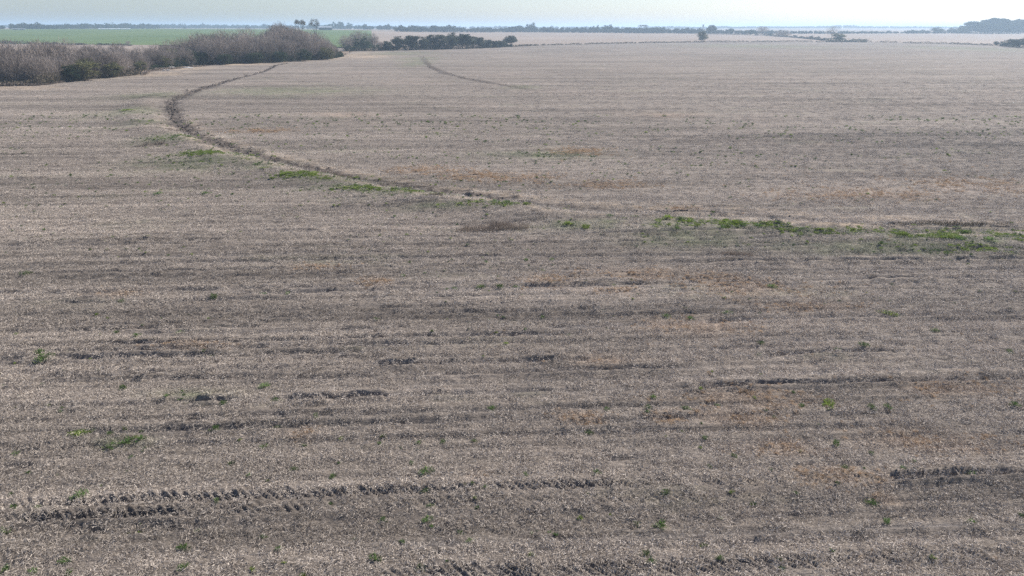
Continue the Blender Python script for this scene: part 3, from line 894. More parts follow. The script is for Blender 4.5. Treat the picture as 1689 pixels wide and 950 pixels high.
# ------------------------------------------------------------------ trees
def leaf_quads(r, c, size, up=.4):
    n = len(c)
    nrm = unit(r.normal(0, 1, (n, 3)) + np.array([0, 0, up]))
    a = unit(np.cross(nrm, unit(r.normal(0, 1, (n, 3)))))
    b = np.cross(nrm, a)
    s = (size * r.uniform(.6, 1.4, n))[:, None]
    V = np.stack([c - a * s, c - b * s * .6, c + a * s, c + b * s * .6], 1).reshape(-1, 3)
    return V, np.arange(len(V)).reshape(-1, 4)

def limbs(seed, h, spread, stems, fork, sides=5, r0=.16):
    """trunk and limbs as tapered tubes; returns mesh builder and tips"""
    r = random.Random(seed); m = MB(); tips = []
    for s in range(stems):
        a = 2 * math.pi * s / stems + r.uniform(-.5, .5)
        lean = r.uniform(.1, .5) * spread if stems > 1 else r.uniform(0, .08) * spread
        base = Vector((math.cos(a) * .15 * (stems > 1), math.sin(a) * .15 * (stems > 1), -.2))
        top = Vector((math.cos(a) * lean, math.sin(a) * lean, h * fork * r.uniform(.85, 1.15)))
        mid = base.lerp(top, .5) + Vector((r.uniform(-.2, .2), r.uniform(-.2, .2), 0)) * h * .06
        k = 1.0 if stems == 1 else .65
        m.tube([base, mid, top], [r0 * k, r0 * .75 * k, r0 * .5 * k], sides)
        nb = r.randint(4, 6) if stems == 1 else r.randint(2, 4)
        for b in range(nb):
            a2 = 2 * math.pi * b / nb + r.uniform(-.5, .5) if stems == 1 else a + r.uniform(-1.2, 1.2)
            st = mid.lerp(top, r.uniform(.3, 1.0))
            en = Vector((top.x + math.cos(a2) * spread * r.uniform(.3, .85), top.y + math.sin(a2) * spread * r.uniform(.3, .85), h * r.uniform(max(.5, fork), .93)))
            md = st.lerp(en, .5) + Vector((0, 0, .06 * h))
            m.tube([st, md, en], [r0 * .42 * k, r0 * .28 * k, r0 * .10 * k], 4)
            tips.append(en)
            for c in range(2):
                e2 = md + Vector((r.uniform(-1, 1) * spread * .4, r.uniform(-1, 1) * spread * .4, r.uniform(.1, .3) * h))
                m.tube([md, e2], [r0 * .2 * k, r0 * .06 * k], 3)
                tips.append(e2)
    return m, tips

def bare_variant(seed, h=10., w=8., n=2600, low=.0, stems=5, fork=.35):
    r = np.random.default_rng(seed)
    m, tips = limbs(seed, h, w * .5, stems, fork, r0=.15)
    ctr = h * (.5 + low * .5); rz = h * (.5 - low * .5)
    u = unit(r.normal(0, 1, (n, 3)))
    rad = r.random(n) ** .42
    lump = 0.78 + .44 * vnoise(np.arctan2(u[:, 1], u[:, 0]) * 1.6 + 9, u[:, 2] * 2.3 + 5, seed)
    c = u * (rad * lump)[:, None] * np.array([w * .5, w * .5, rz]) + np.array([0, 0, ctr])
    d = unit(u * .55 + np.array([0, 0, .9]) + r.normal(0, .45, (n, 3)))
    L = r.uniform(.6, 1.5, n) * h / 10
    wd = unit(np.cross(d, unit(r.normal(0, 1, (n, 3)))))
    c[:, 2] = np.maximum(c[:, 2], L * .5)
    V, F = quads(c, d, wd, L, r.uniform(.035, .085, n) * h / 10)
    crown = np_mesh('crown', V, F, [M['twig']], {'shade': ('FACE', r.random(n))})
    return m.mesh('trunk', M['bark']), crown

def leafy_variant(seed, mat, h=10., w=8., base=.0, clumps=34, per=70, leaf=.26, stems=1, fork=.35, flat=1.0, bark='bark', shell=.55, gap=1.0, r0=.2):
    r = np.random.default_rng(seed)
    m, tips = limbs(seed + 1, h, w * .45, stems, fork, r0=r0)
    ctr = h * (base + (1 - base) * .5); rz = h * (1 - base) * .5
    C = []
    for k in range(clumps):
        u = r.normal(0, 1, 3); u = u / np.linalg.norm(u)
        if flat < 1 and u[2] < -.1: u[2] = abs(u[2]) * .5
        q = shell + (1 - shell) * r.random()
        C.append(u * q * .80 * np.array([w * .5, w * .5, rz]) + np.array([0, 0, ctr]))
    C = np.array(C)
    rad = r.uniform(.10, .19, clumps) * w * gap
    cc = np.repeat(C, per, 0); rr = np.repeat(rad, per)
    u = unit(r.normal(0, 1, (len(cc), 3)))
    P = cc + u * (rr * r.random(len(cc)) ** .4)[:, None] * np.array([1.15, 1.15, .8])
    P[:, 2] = np.clip(P[:, 2], .15, None)
    V, F = leaf_quads(r, P, np.full(len(P), leaf))
    sh = np.clip(np.repeat(r.uniform(.15, .75, clumps), per) + r.normal(0, .18, len(P)), 0, 1)
    return m.mesh('trunk', M[bark]), np_mesh('crown', V, F, [mat], {'shade': ('FACE', sh)})

VAR = {
 'bare': [bare_variant(10 + i) for i in range(6)],
 'bare_tall': [bare_variant(30 + i, low=.28, n=1500, stems=1, fork=.35) for i in range(2)],
 'bare_open': [bare_variant(35, low=.35, n=420, stems=1, fork=.42)],
 'olive': [leafy_variant(40 + i, M['olive'], clumps=40, stems=3, leaf=.24) for i in range(3)],
 'lime': [leafy_variant(45, M['lime_leaf'], clumps=40, stems=3, leaf=.24)],
 'dark': [leafy_variant(50 + i, M['dark_leaf'], clumps=38, stems=2, leaf=.27) for i in range(3)],
 'grove': [leafy_variant(60 + i, M['belt_leaf'], base=.03, clumps=44, per=75, leaf=.27, shell=.45, gap=1.0, fork=.4, bark='pale_bark') for i in range(4)],
 'crowned': [leafy_variant(70 + i, M['belt_leaf'], base=.14, clumps=40, per=65, leaf=.30, fork=.5, shell=.45, bark='pale_bark') for i in range(3)],
 'umbrella': [leafy_variant(80, M['grey_leaf'], base=.58, clumps=34, per=30, leaf=.19, fork=.55, flat=.5, shell=.85, gap=.75, r0=.28)],
 'airy': [leafy_variant(84, M['grey_leaf'], base=.46, clumps=36, per=22, leaf=.18, fork=.45, flat=.5, shell=.8, gap=.8, r0=.3)],
 'dome': [leafy_variant(90 + i, M['dark_leaf'], base=.05, clumps=50, per=70, leaf=.32, fork=.45, shell=.72, gap=.92, bark='pale_bark') for i in range(4)],
 'shrub': [leafy_variant(100 + i, M['dark_leaf'], clumps=22, per=55, leaf=.34, stems=4, fork=.3) for i in range(3)],
 'hedge': [leafy_variant(110 + i, M['fence_weed'], clumps=22, per=55, leaf=.34, stems=4, fork=.3) for i in range(2)],
}
RT = random.Random(3)
def tree(kind, loc, h, w, label, cat='tree', group=None, name=None, vi=None, sink=0.0):
    tr, cr = VAR[kind][vi if vi is not None else RT.randrange(len(VAR[kind]))]
    o = empty(name or {'shrub': 'shrub', 'hedge': 'hedge_shrub', 'bare': 'bare_tree', 'bare_tall': 'bare_tree', 'bare_open': 'bare_tree'}.get(kind, 'tree'),
              (loc[0], loc[1], loc[2] - sink), RT.uniform(0, 6.28))
    o.scale = (w / 8.0, w / 8.0, h / 10.0)
    link('trunk', tr, o); link('crown', cr, o)
    tag(o, label, cat, group)
    return o
def tree_px(kind, x, yb, yt, wpx, label, cat='tree', group=None, **kw):
    g, h, w = span(x, yb, yt, wpx)
    return tree(kind, g, h, w, label, cat, group, **kw)

# --- left thickets of leafless trees: front row on the field edge, more rows behind
ORD = ['first', 'second', 'third', 'fourth', 'fifth', 'sixth', 'seventh', 'eighth', 'ninth', 'tenth', 'eleventh', 'twelfth', 'thirteenth', 'fourteenth', 'fifteenth',
       'sixteenth', 'seventeenth', 'eighteenth', 'nineteenth', 'twentieth', 'twenty-first', 'twenty-second', 'twenty-third', 'twenty-fourth', 'twenty-fifth', 'twenty-sixth',
       'twenty-seventh', 'twenty-eighth', 'twenty-ninth', 'thirtieth']
def thicket(front, tops, rowsn, step, kindlab, seed, rowgap=6.0):
    r = random.Random(seed)
    P = [ground(*p) for p in front]
    L = [0.0]
    for a, b in zip(P, P[1:]): L.append(L[-1] + (b - a).length)
    count = {'front': 0, 'back': 0}
    for row in range(rowsn):
        s = r.uniform(0, step)
        while s < L[-1]:
            k = max(i for i in range(len(L)) if L[i] <= s); k = min(k, len(P) - 2)
            f = (s - L[k]) / (L[k + 1] - L[k])
            p = P[k].lerp(P[k + 1], f)
            d = (P[k + 1] - P[k]).normalized(); nrm = Vector((-d.y, d.x, 0))
            if nrm.y - nrm.x < 0: nrm = -nrm
            away = Vector((p.x, p.y, 0)).normalized()
            q = p + nrm * (2.6 + row * rowgap + r.uniform(-1, 1)) + d * r.uniform(-1, 1)
            # image column of this place, to read the wanted skyline there
            t = q.x / q.y
            hx = np.interp(t, [a for a, _ in tops], [b for _, b in tops])
            full = (CAM_H - q.y * hx) * 1.17
            lim = full * (0.60 + .38 * min(1.0, (row + 1) / rowsn)) * r.uniform(.68, 1.13)
            lim = max(3.0, lim)
            fr = 'front' if row == 0 else 'mid' if row < rowsn - 1 else 'back'
            lab, grp = kindlab[fr]
            if fr != 'mid':
                lab = lab + ', ' + ORD[count[fr]] + ' from its left end'; count[fr] += 1
            tree('bare', (q.x, q.y, float(terrain(q.x, q.y))), lim, lim * r.uniform(.85, 1.15), lab, 'tree', grp)
            s += step * r.uniform(.8, 1.25)
def skyline(pts):
    o = []
    for x, y in pts:
        d = ray(x, y); o.append((d.x / d.y, -d.z / d.y))
    return sorted(o)
thicket([(-120, 149), (0, 142), (60, 140), (130, 132.5), (180, 128.5), (226, 123)],
        skyline([(-120, 78), (0, 79), (60, 77.5), (120, 75), (200, 73.5), (240, 75), (262, 82)]), 4, 5.0,
        {'front': ('leafless grey-brown tree in front row of the lower left thicket', 'front trees of the lower left thicket'),
         'mid': ('leafless grey-brown tree inside the lower left thicket', 'inner trees of the lower left thicket'),
         'back': ('leafless grey-brown tree at the back of lower left thicket', 'back trees of the lower left thicket')}, 1, 5.5)
thicket([(246, 117), (290, 111), (330, 107.5), (450, 103), (540, 97.5), (563, 93)],
        skyline([(240, 74), (280, 66), (330, 57), (360, 55.5), (420, 55), (450, 50), (480, 45.5), (505, 48), (535, 57), (556, 74), (566, 84)]), 4, 6.2,
        {'front': ('leafless purple-brown tree in the front row of the upper thicket', 'front trees of the upper thicket'),
         'mid': ('leafless purple-brown tree inside the upper thicket', 'inner trees of the upper thicket'),
         'back': ('leafless purple-brown tree on the crest of the upper thicket', 'back trees of the upper thicket')}, 2, 8.0)

for x, yb, yt, w, kd, lab in [
    (142, 133, 92, 44, 'olive', 'broad olive-green tree in front of the lower left thicket'),
    (186, 128, 98, 30, 'olive', 'second olive-green tree, right of the broad one in the lower thicket'),
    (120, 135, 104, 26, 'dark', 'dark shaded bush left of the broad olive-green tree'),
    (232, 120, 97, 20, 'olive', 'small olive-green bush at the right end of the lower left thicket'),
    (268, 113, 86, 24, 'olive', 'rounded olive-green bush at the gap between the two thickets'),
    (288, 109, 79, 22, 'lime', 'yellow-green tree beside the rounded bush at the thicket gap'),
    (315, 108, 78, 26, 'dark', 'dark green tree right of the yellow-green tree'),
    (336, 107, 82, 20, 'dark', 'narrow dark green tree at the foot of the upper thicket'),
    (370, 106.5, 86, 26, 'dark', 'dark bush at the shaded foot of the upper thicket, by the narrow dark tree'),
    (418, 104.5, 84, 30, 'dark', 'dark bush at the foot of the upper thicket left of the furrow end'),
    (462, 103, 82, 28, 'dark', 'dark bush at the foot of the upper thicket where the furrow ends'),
    (512, 95, 66, 20, 'olive', 'olive tree set inside the upper thicket below its crest'),
    (540, 98.5, 74, 28, 'olive', 'brownish olive bush at the right end of the upper thicket'),
    (503, 101, 80, 26, 'dark', 'dark bush at the foot of the upper thicket right of the furrow end'),
    (572, 84, 58, 26, 'bare', 'grey leafless tree just beyond the end of the upper thicket'),
    (583, 83.5, 60, 26, 'dark', 'dark evergreen bush in the gap beyond the upper thicket'),
    (602, 83.5, 59, 20, 'dark', 'second dark bush, right side of the gap beyond the upper thicket'),
    (592, 80, 50, 30, 'bare', 'leafless tree behind the dark bushes in the gap'),
    (615, 82.5, 55, 22, 'bare', 'thin leafless tree right of the dark bushes in the gap'),
    (628, 83, 68, 14, 'bare', 'small leafless shrub left of the evergreen belt'),
    (606, 79, 51, 8, 'bare_open', 'slim bare trunk rising above the gap thicket'),
    (639, 83.5, 65, 17, 'grove', 'thin reddish tree at the left end of the evergreen belt'),
    (657, 83, 58.5, 24, 'grove', 'first full evergreen from the left end of the belt'),
    (679, 82.5, 54.5, 34, 'grove', 'wide evergreen in the left half of the belt'),
    (699, 82, 59.5, 20, 'grove', 'narrow evergreen right of the wide one in the belt'),
    (711, 81.5, 55, 24, 'crowned', 'tall evergreen with pale trunk near the middle of the belt'),
    (727, 81.5, 53, 26, 'grove', 'tall evergreen in the middle of the belt, left of the tallest pair'),
    (746, 81, 52.5, 26, 'grove', 'left one of the tallest pair of evergreens in the belt'),
    (763, 80.5, 51.5, 28, 'grove', 'right one of the tallest pair of evergreens in the belt'),
    (776, 80.2, 57, 22, 'crowned', 'evergreen just right of the tallest pair in the belt'),
    (791, 79.6, 58.5, 24, 'grove', 'round evergreen in the right part of the belt'),
    (805, 79, 63, 16, 'grove', 'short evergreen right of the round one in the belt'),
    (816, 78.5, 65.5, 15, 'crowned', 'small open tree near the right end of the belt'),
    (828, 78, 66, 14, 'crowned', 'last small tree of the belt before the lone tree'),
    (842, 77, 57, 25, 'crowned', 'lone spreading tree standing off the right end of the belt'),
    (498, 76, 30, 21, 'umbrella', 'umbrella-shaped tree rising above the crest of the upper thicket'),
    (522, 74, 29.5, 20, 'airy', 'open-crowned tree above the thicket just left of the dark shed'),
    (1158, 69.5, 50, 19, 'olive', 'lone leafy grey-green tree on the fence line below the palm'),
    (1173, 57, 40, 18, 'crowned', 'dark dense-crowned tree behind the lone leafy tree'),
    (1206, 57, 48.5, 8, 'dark', 'small dark tree at the left end of the sloping hedge'),
    (1228, 57.5, 51, 12, 'shrub', 'low bush on the sloping hedge between two small trees'),
    (1238, 57.8, 47.5, 11, 'dark', 'upright dark tree on the sloping hedge'),
    (1247, 58, 52, 10, 'shrub', 'low bush right of the upright tree on the sloping hedge'),
    (1257, 58.5, 43, 18, 'bare_tall', 'tall leafless tree on the sloping hedge'),
    (1272, 59.3, 54, 12, 'shrub', 'low bush between the leafless tree and the round bush'),
    (1291, 60.5, 49.5, 24, 'bare', 'wide round grey bush on the sloping hedge'),
    (1311, 62, 56.8, 7, 'shrub', 'small bush right of the wide round bush on the slope'),
    (1321, 63, 60, 8, 'shrub', 'tiny bush midway down the sloping hedge'),
    (1338, 64, 58, 7, 'shrub', 'small dark bush low on the sloping hedge'),
    (1349, 65.5, 59.5, 7, 'shrub', 'small dark bush next to the leafless tree on the slope'),
    (1361, 66.5, 63, 10, 'shrub', 'flat bush at the foot of the leafless tree'),
    (1371, 66.5, 42.5, 20, 'bare_open', 'leafless forked tree standing at the end of the sloping hedge'),
    (1383, 68, 52.5, 22, 'olive', 'grey-green rounded tree right of the leafless forked tree'),
    (1643, 75.5, 66.8, 9, 'dark', 'small round dark bush on the fence line near the right edge'),
    (1658, 76.5, 69, 12, 'grove', 'low dark bush between the round bush and the big bush'),
    (1676, 78, 62, 26, 'grove', 'big dark bush on the fence line at the right edge'),
    (1694, 79, 62.5, 24, 'grove', 'dark bush cut by the right edge of the picture'),
    (1584, 55, 41, 9, 'crowned', 'slender tree leaning off the left end of the tall grove'),
    (1587, 55, 48, 18, 'dome', 'low dome tree at the left foot of the tall grove'),
    (1601, 55, 33.5, 26, 'dome', 'leftmost big dome-crowned tree of the tall grove'),
    (1612, 55, 35, 16, 'dome', 'tree between the left dome and the grove top'),
    (1623, 55, 31, 22, 'dome', 'rising dome tree left of the highest crown in the grove'),
    (1636, 55, 28, 26, 'dome', 'highest dome-crowned tree of the tall grove'),
    (1650, 55, 29, 24, 'dome', 'second highest crown, right of the highest in the grove'),
    (1660, 55, 32.5, 18, 'dome', 'lower crown in the dip of the tall grove'),
    (1670, 55, 32.5, 18, 'dome', 'crown right of the dip in the tall grove'),
    (1680, 55, 29.5, 20, 'dome', 'rounded peak crown near the right edge of the grove'),
    (1691, 55, 30.5, 20, 'dome', 'grove tree cut by the right edge of the picture'),
    (1626, 55.6, 38, 28, 'dome', 'front tree of the grove below the rising dome'),
    (1647, 55.6, 39, 26, 'dome', 'front tree of the grove below the highest crowns'),
    (1670, 55.6, 39, 28, 'dome', 'front tree of the grove below the dip'),
    (1546, 55.2, 43.5, 21, 'dark', 'large round tree standing left of the tall grove'),
    (1568, 55.2, 45, 15, 'dark', 'medium round tree between the large round tree and the grove'),
    (1578, 55.2, 48.5, 11, 'dark', 'small tree next to the slender tree of the grove'),
    (1528, 55.2, 50, 13, 'shrub', 'low bush just left of the large round tree'),
    (1521, 55.2, 48, 11, 'dark', 'small tree two places left of the large round tree'),
    (1511, 55.2, 50, 13, 'shrub', 'low bush in the middle of the short row left of the round tree'),
    (1503, 55.2, 48, 11, 'dark', 'small tree near the left end of the short row'),
    (1496, 55.2, 49.5, 10, 'shrub', 'low bush at the left end of the short row'),
    (1475, 55.2, 51.5, 12, 'shrub', 'flat bush between the short row and the distant tree on the field edge'),
    (1466, 55.2, 49.5, 8, 'dark', 'small upright tree on the far field edge'),
    (1443, 55.4, 51, 10, 'shrub', 'low bush left of the small upright tree on the far edge'),
    (1406, 55.6, 51, 12, 'shrub', 'round bush on the far edge right of the leafless tree'),
    (1394, 55.6, 52, 11, 'shrub', 'flat bush on the far edge close behind the grey-green tree'),
    (1060, 54.8, 40, 16, 'umbrella', 'flat-topped tree standing above the distant tree line'),
    (879, 52.8, 36.5, 15, 'dark', 'tallest round tree above the distant tree line'),
    (870, 52.8, 39, 12, 'dark', 'tree leaning on the tallest one above the distant tree line'),
    (858, 52.8, 40, 13, 'dark', 'rounded tree left of the tallest above the distant tree line'),
    (986, 53.8, 39.5, 7, 'dark', 'narrow tree sticking up from the middle of the distant tree line'),
    (998, 53.8, 40, 18, 'dark', 'wide tree beside the narrow one on the distant tree line'),
    (1007, 53.8, 38, 8, 'dark', 'slim tall tree at the right of the wide one on the distant line'),
    (545, 48, 38, 12, 'dark', 'hazy tree right behind the shed roof'),
    (551, 48, 35, 10, 'dark', 'hazy tall tree right of the shed'),
    (562, 48, 33.8, 13, 'dark', 'tallest hazy tree right of the shed'),
    (576, 48, 37, 14, 'dark', 'hazy rounded tree following the tallest one by the shed'),
    (305, 47.6, 44.8, 6, 'shrub', 'single dark bush on the far edge of the green field'),
    (212, 76, 67, 7, 'bare_tall', 'thin bare tree at the edge of the green field behind the thicket'),
    (165, 74.2, 70, 8, 'shrub', 'small dark bush on the near edge of the green field'),
    (132, 74, 70.3, 9, 'hedge', 'flat bush on the near edge of the green field'),
    (19, 72.4, 66.5, 7, 'hedge', 'small upright bush at the near left edge of the green field'),
    (10, 72.4, 67.5, 12, 'shrub', 'dark round bush at the near left corner of the green field'),
    (78, 73, 68.8, 10, 'hedge', 'bush at the right end of the dark hedge below the green field'),
    (91, 73.3, 68.2, 6, 'hedge', 'lone bush right of the dark hedge below the green field')]:
    cat = 'bush' if ('bush' in lab or 'shrub' in lab) else 'tree'
    tree_px(kd, x, yb, yt, w, lab, cat, name=('bush' if cat == 'bush' else ('bare_tree' if kd.startswith('bare') else 'tree')))

# dark tree beside the open-crowned one, and the palm
m = MB(); g, h, w = span(1158.5, 57, 40.5, 7)
m.tube([(0, 0, -.3), (.15, 0, h * .45), (0, .1, h * .86)], [.35, .28, .24], 6)
root = empty('palm_tree', g); tag(root, 'thin palm with a small tufted head above the lone leafy tree', 'palm')
link('trunk', m.mesh('trunk', M['bark']), root)
fr = MB(); r_ = random.Random(4)
for i in range(22):
    a = i * 2.4; el = r_.uniform(-.7, 1.2); L = w * .5 * r_.uniform(.8, 1.1); p0 = Vector((0, .1, h * .86))
    d1 = Vector((math.cos(a) * math.cos(el), math.sin(a) * math.cos(el), math.sin(el)))
    p1 = p0 + d1 * L * .6; p2 = p0 + d1 * L - Vector((0, 0, L * .28)); s = Vector((-math.sin(a), math.cos(a), 0)) * .32
    fr.poly([p0 - s * .4, p1 - s, p1 + s, p0 + s * .4]); fr.poly([p1 - s, p2, p1 + s])
me = fr.mesh('frond', M['dark_leaf'])
link('fronds', me, root)

# belt undergrowth, fence-line growth and hedges: continuous masses of weeds and scrub
def growth(name, pts, n, leaf, mat, label, cat, seed, depth=3.0, gaps=0.0):
    """pts: (x, base_y, height m) along the photograph; scrub that reads as one mass"""
    r = np.random.default_rng(seed)
    P = [(ground(a, b), hh) for a, b, hh in pts]
    L = np.array([0.0] + [(P[i + 1][0] - P[i][0]).length for i in range(len(P) - 1)]).cumsum()
    s = r.random(n) * L[-1]
    gx = np.interp(s, L, [p[0].x for p in P]); gy = np.interp(s, L, [p[0].y for p in P]); hh = np.interp(s, L, [p[1] for p in P])
    lump = vnoise(s * .12, s * 0, seed) * vnoise(s * .5, s * 0 + 4, seed + 1)
    hh = hh * np.minimum(.35 + 2.0 * lump, 1.05 + .15 * lump)
    k = lump > gaps
    gx, gy, hh = gx[k], gy[k], hh[k]; n = len(gx)
    gy = gy + r.uniform(0, depth, n)
    z = terrain(gx, gy) + hh * r.random(n)
    V, F = leaf_quads(r, np.stack([gx, gy, z], 1), np.full(n, leaf))
    V[:, 2] = np.maximum(V[:, 2], np.repeat(terrain(gx, gy), 4) - .2)
    o = link(name, np_mesh(name, V, F, [mat], {'shade': ('FACE', r.random(n))}))
    return tag(o, label, cat, kind='stuff')
growth('belt_undergrowth', [(632, 83.6, 5), (690, 82.3, 7.5), (760, 80.6, 8), (800, 79.3, 6), (845, 77.2, 2.5)], 20000, .30, M['belt_leaf'],
       'dark undergrowth filling the foot of the evergreen belt', 'undergrowth', 1, 5)
growth('gap_undergrowth', [(566, 84.6, 4), (600, 84, 5), (640, 83.6, 2)], 3000, .28, M['dark_leaf'],
       'dark undergrowth at the foot of the gap between thicket and belt', 'undergrowth', 2, 4)
growth('fence_line_weeds', [(845, 77, 1.2), (900, 74.4, 1.1), (1000, 72.2, 1.2), (1060, 71, 1.2), (1160, 69.7, 1.5), (1300, 69, 1.6), (1370, 69.4, 2.0), (1440, 69.8, 2.0), (1560, 72.4, 1.6), (1640, 75.4, 1.7)],
       15000, .26, M['fence_weed'], 'dark weeds and scrub growing along the far field fence', 'weeds', 3, 3.5, .05)
growth('edge_scrub', [(1652, 76.0, 3.0), (1666, 77.0, 5.5), (1680, 78.0, 6.5), (1720, 79.5, 6.5)], 3600, .32, M['belt_leaf'],
       'dark scrub round the foot of the big bush at the right edge', 'scrub', 21, 4)
growth('dark_hedge', [(1364, 69.2, 3.2), (1380, 69.4, 4.0), (1400, 69.5, 3.4), (1432, 69.8, 2.6)], 2600, .34, M['dark_leaf'],
       'low dark hedge at the foot of the leafless forked tree', 'hedge', 4, 5)
growth('sloping_hedge', [(1176, 57, 3.5), (1210, 57.3, 3.0), (1260, 58.6, 3.2), (1310, 62, 2.2), (1362, 67, 2.6)], 5000, .45, M['fence_weed'],
       'low brown hedge sloping down between two far stubble fields', 'hedge', 5, 5, .03)
growth('near_green_hedge', [(-60, 71, 3.0), (0, 72.4, 2.6), (60, 73, 2.4), (84, 73.3, 1.8), (130, 74, 1.2), (215, 75.4, 1.3)], 5000, .34, M['fence_weed'],
       'dark hedge along the near edge of the green field', 'hedge', 6, 4, .03)
growth('thicket_undergrowth', [(-100, 149, 3.0), (0, 143, 2.8), (60, 141.5, 2.8), (130, 133, 2.4), (226, 124, 2.0)], 5000, .22, M['fence_weed'],
       'dead grey-brown undergrowth at the foot of the lower left thicket', 'undergrowth', 7, 4)
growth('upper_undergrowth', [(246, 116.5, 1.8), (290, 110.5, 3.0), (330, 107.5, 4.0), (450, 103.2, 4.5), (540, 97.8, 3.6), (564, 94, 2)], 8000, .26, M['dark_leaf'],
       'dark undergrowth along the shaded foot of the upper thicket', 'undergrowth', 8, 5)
growth('bank_dry_grass', [(-60, 147, .7), (0, 143.4, .8), (60, 141.8, .6), (100, 137, .4)], 2500, .18, M['dry_grass'], 'strip of pale dry grass at the foot of the lower left thicket', 'dry grass', 9, 2.5)
growth('bank_dry_grass', [(234, 124.5, .6), (242, 119, 1.2), (262, 116.5, .8), (300, 112.5, .5), (360, 107.4, .4)], 1800, .2, M['dry_grass'], 'pale tan grass on the strip at the gap between the thickets', 'dry grass', 10, 2.5)
growth('grove_undergrowth', [(1578, 55.4, 12), (1620, 55.4, 16), (1700, 55.4, 16)], 3600, .9, M['dark_leaf'], 'dark scrub below the trunks of the tall grove', 'undergrowth', 11, 20)

# ------------------------------------------------------------------ distant woods that read as one mass
def woods(name, pts, n, leaf, mat, label, seed, depth=60, push=0.0):
    """pts: (x, base_y, top_y)"""
    r = np.random.default_rng(seed)
    xs = np.array([p[0] for p in pts]); yb = np.array([p[1] for p in pts]); yt = np.array([p[2] for p in pts])
    cols = np.arange(xs[0], xs[-1] + 1, max(2.0, (xs[-1] - xs[0]) / 160))
    tab = [span(c, float(np.interp(c, xs, yb)), float(np.interp(c, xs, yt)), 1.0) for c in cols]
    sx = np.array([g.x for g, _, _ in tab]); sy = np.array([g.y for g, _, _ in tab]); sh = np.array([h for _, h, _ in tab])
    n = int(n * 3.0); nt_ = max(12, n // 45)
    ci = r.uniform(0, len(cols) - 1, nt_)
    ix = np.arange(len(cols))
    tx = np.interp(ci, ix, sx); ty = np.interp(ci, ix, sy) ; th = np.interp(ci, ix, sh) * r.uniform(.55, .92, nt_) * (.8 + .4 * vnoise(ci * .35, ci * 0, seed + 5)) * np.where(r.random(nt_) < .07, 1.3, 1.0)
    sc = 1 + r.uniform(0, depth, nt_) / np.maximum(ty, 1)
    tx, ty = tx * sc, ty * sc
    tz = terrain(tx, ty)
    per = 45
    c = np.repeat(np.stack([tx, ty, tz], 1), per, 0); H_ = np.repeat(th, per)
    u = unit(r.normal(0, 1, (len(c), 3)))
    rad = r.random(len(c)) ** .4
    c = c + u * rad[:, None] * np.stack([H_ * .5, H_ * .5, H_ * .48], 1) + np.stack([0 * H_, 0 * H_, H_ * .48], 1)
    V, F = leaf_quads(r, c, np.full(len(c), leaf) * H_ / H_.mean())
    o = link(name, np_mesh(name, V, F, [mat], {'shade': ('FACE', np.clip(np.repeat(r.uniform(.1, .9, nt_), per) + r.normal(0, .15, len(c)), 0, 1))}))
    return tag(o, label, 'woodland', kind='stuff')
M['wood_leaf'] = mat_blades('woodland_leaves', (0.035, 0.042, 0.028), (0.085, 0.088, 0.058), 0.2, 0.1)
woods('distant_woodland', [(652, 52.4, 44), (690, 52.6, 42.8), (730, 52.8, 43), (800, 53, 44.3), (870, 53.3, 44), (930, 53.8, 45), (1000, 54.3, 44.5), (1080, 55, 45.5), (1160, 55.6, 46.5)],
      11000, 1.3, M['wood_leaf'], 'blue-grey tree line along the far edge of the brown stubble field', 1)
woods('distant_woodland', [(18, 48, 38), (36, 48, 37), (62, 48, 37.8), (88, 48, 40), (112, 47.8, 38.6), (140, 47.6, 37), (190, 47.4, 38.4), (225, 47.3, 38), (262, 47.2, 39.5)],
      9000, 1.2, M['wood_leaf'], 'dark tree line beyond the left half of the green field', 2)
woods('distant_woodland', [(-60, 48, 39), (-20, 48, 39.5), (9, 48, 41)], 1200, 1.2, M['wood_leaf'], 'piece of dark tree line cut by the left edge of the picture', 3)
woods('distant_woodland', [(245, 46.6, 39), (320, 46.6, 38.8), (400, 46.8, 40), (480, 47.2, 40.2)], 5500, 1.6, M['wood_leaf'], 'paler tree line beyond the right half of the green field', 4)
woods('distant_woodland', [(470, 47.4, 42.5), (540, 47.6, 40), (592, 48, 41.5), (600, 48.4, 40.5), (620, 48.5, 42), (632, 48.6, 41), (665, 49, 43)], 3000, 1.6, M['wood_leaf'], 'hazy tree line between the shed and the brown field', 5)
woods('distant_woodland', [(1150, 55.6, 49), (1240, 55.6, 50), (1340, 55.8, 51), (1480, 55.2, 52), (1600, 55.2, 52)], 6000, 1.3, M['wood_leaf'], 'thin hazy scrub line on the far edge behind the sloping hedge', 6)

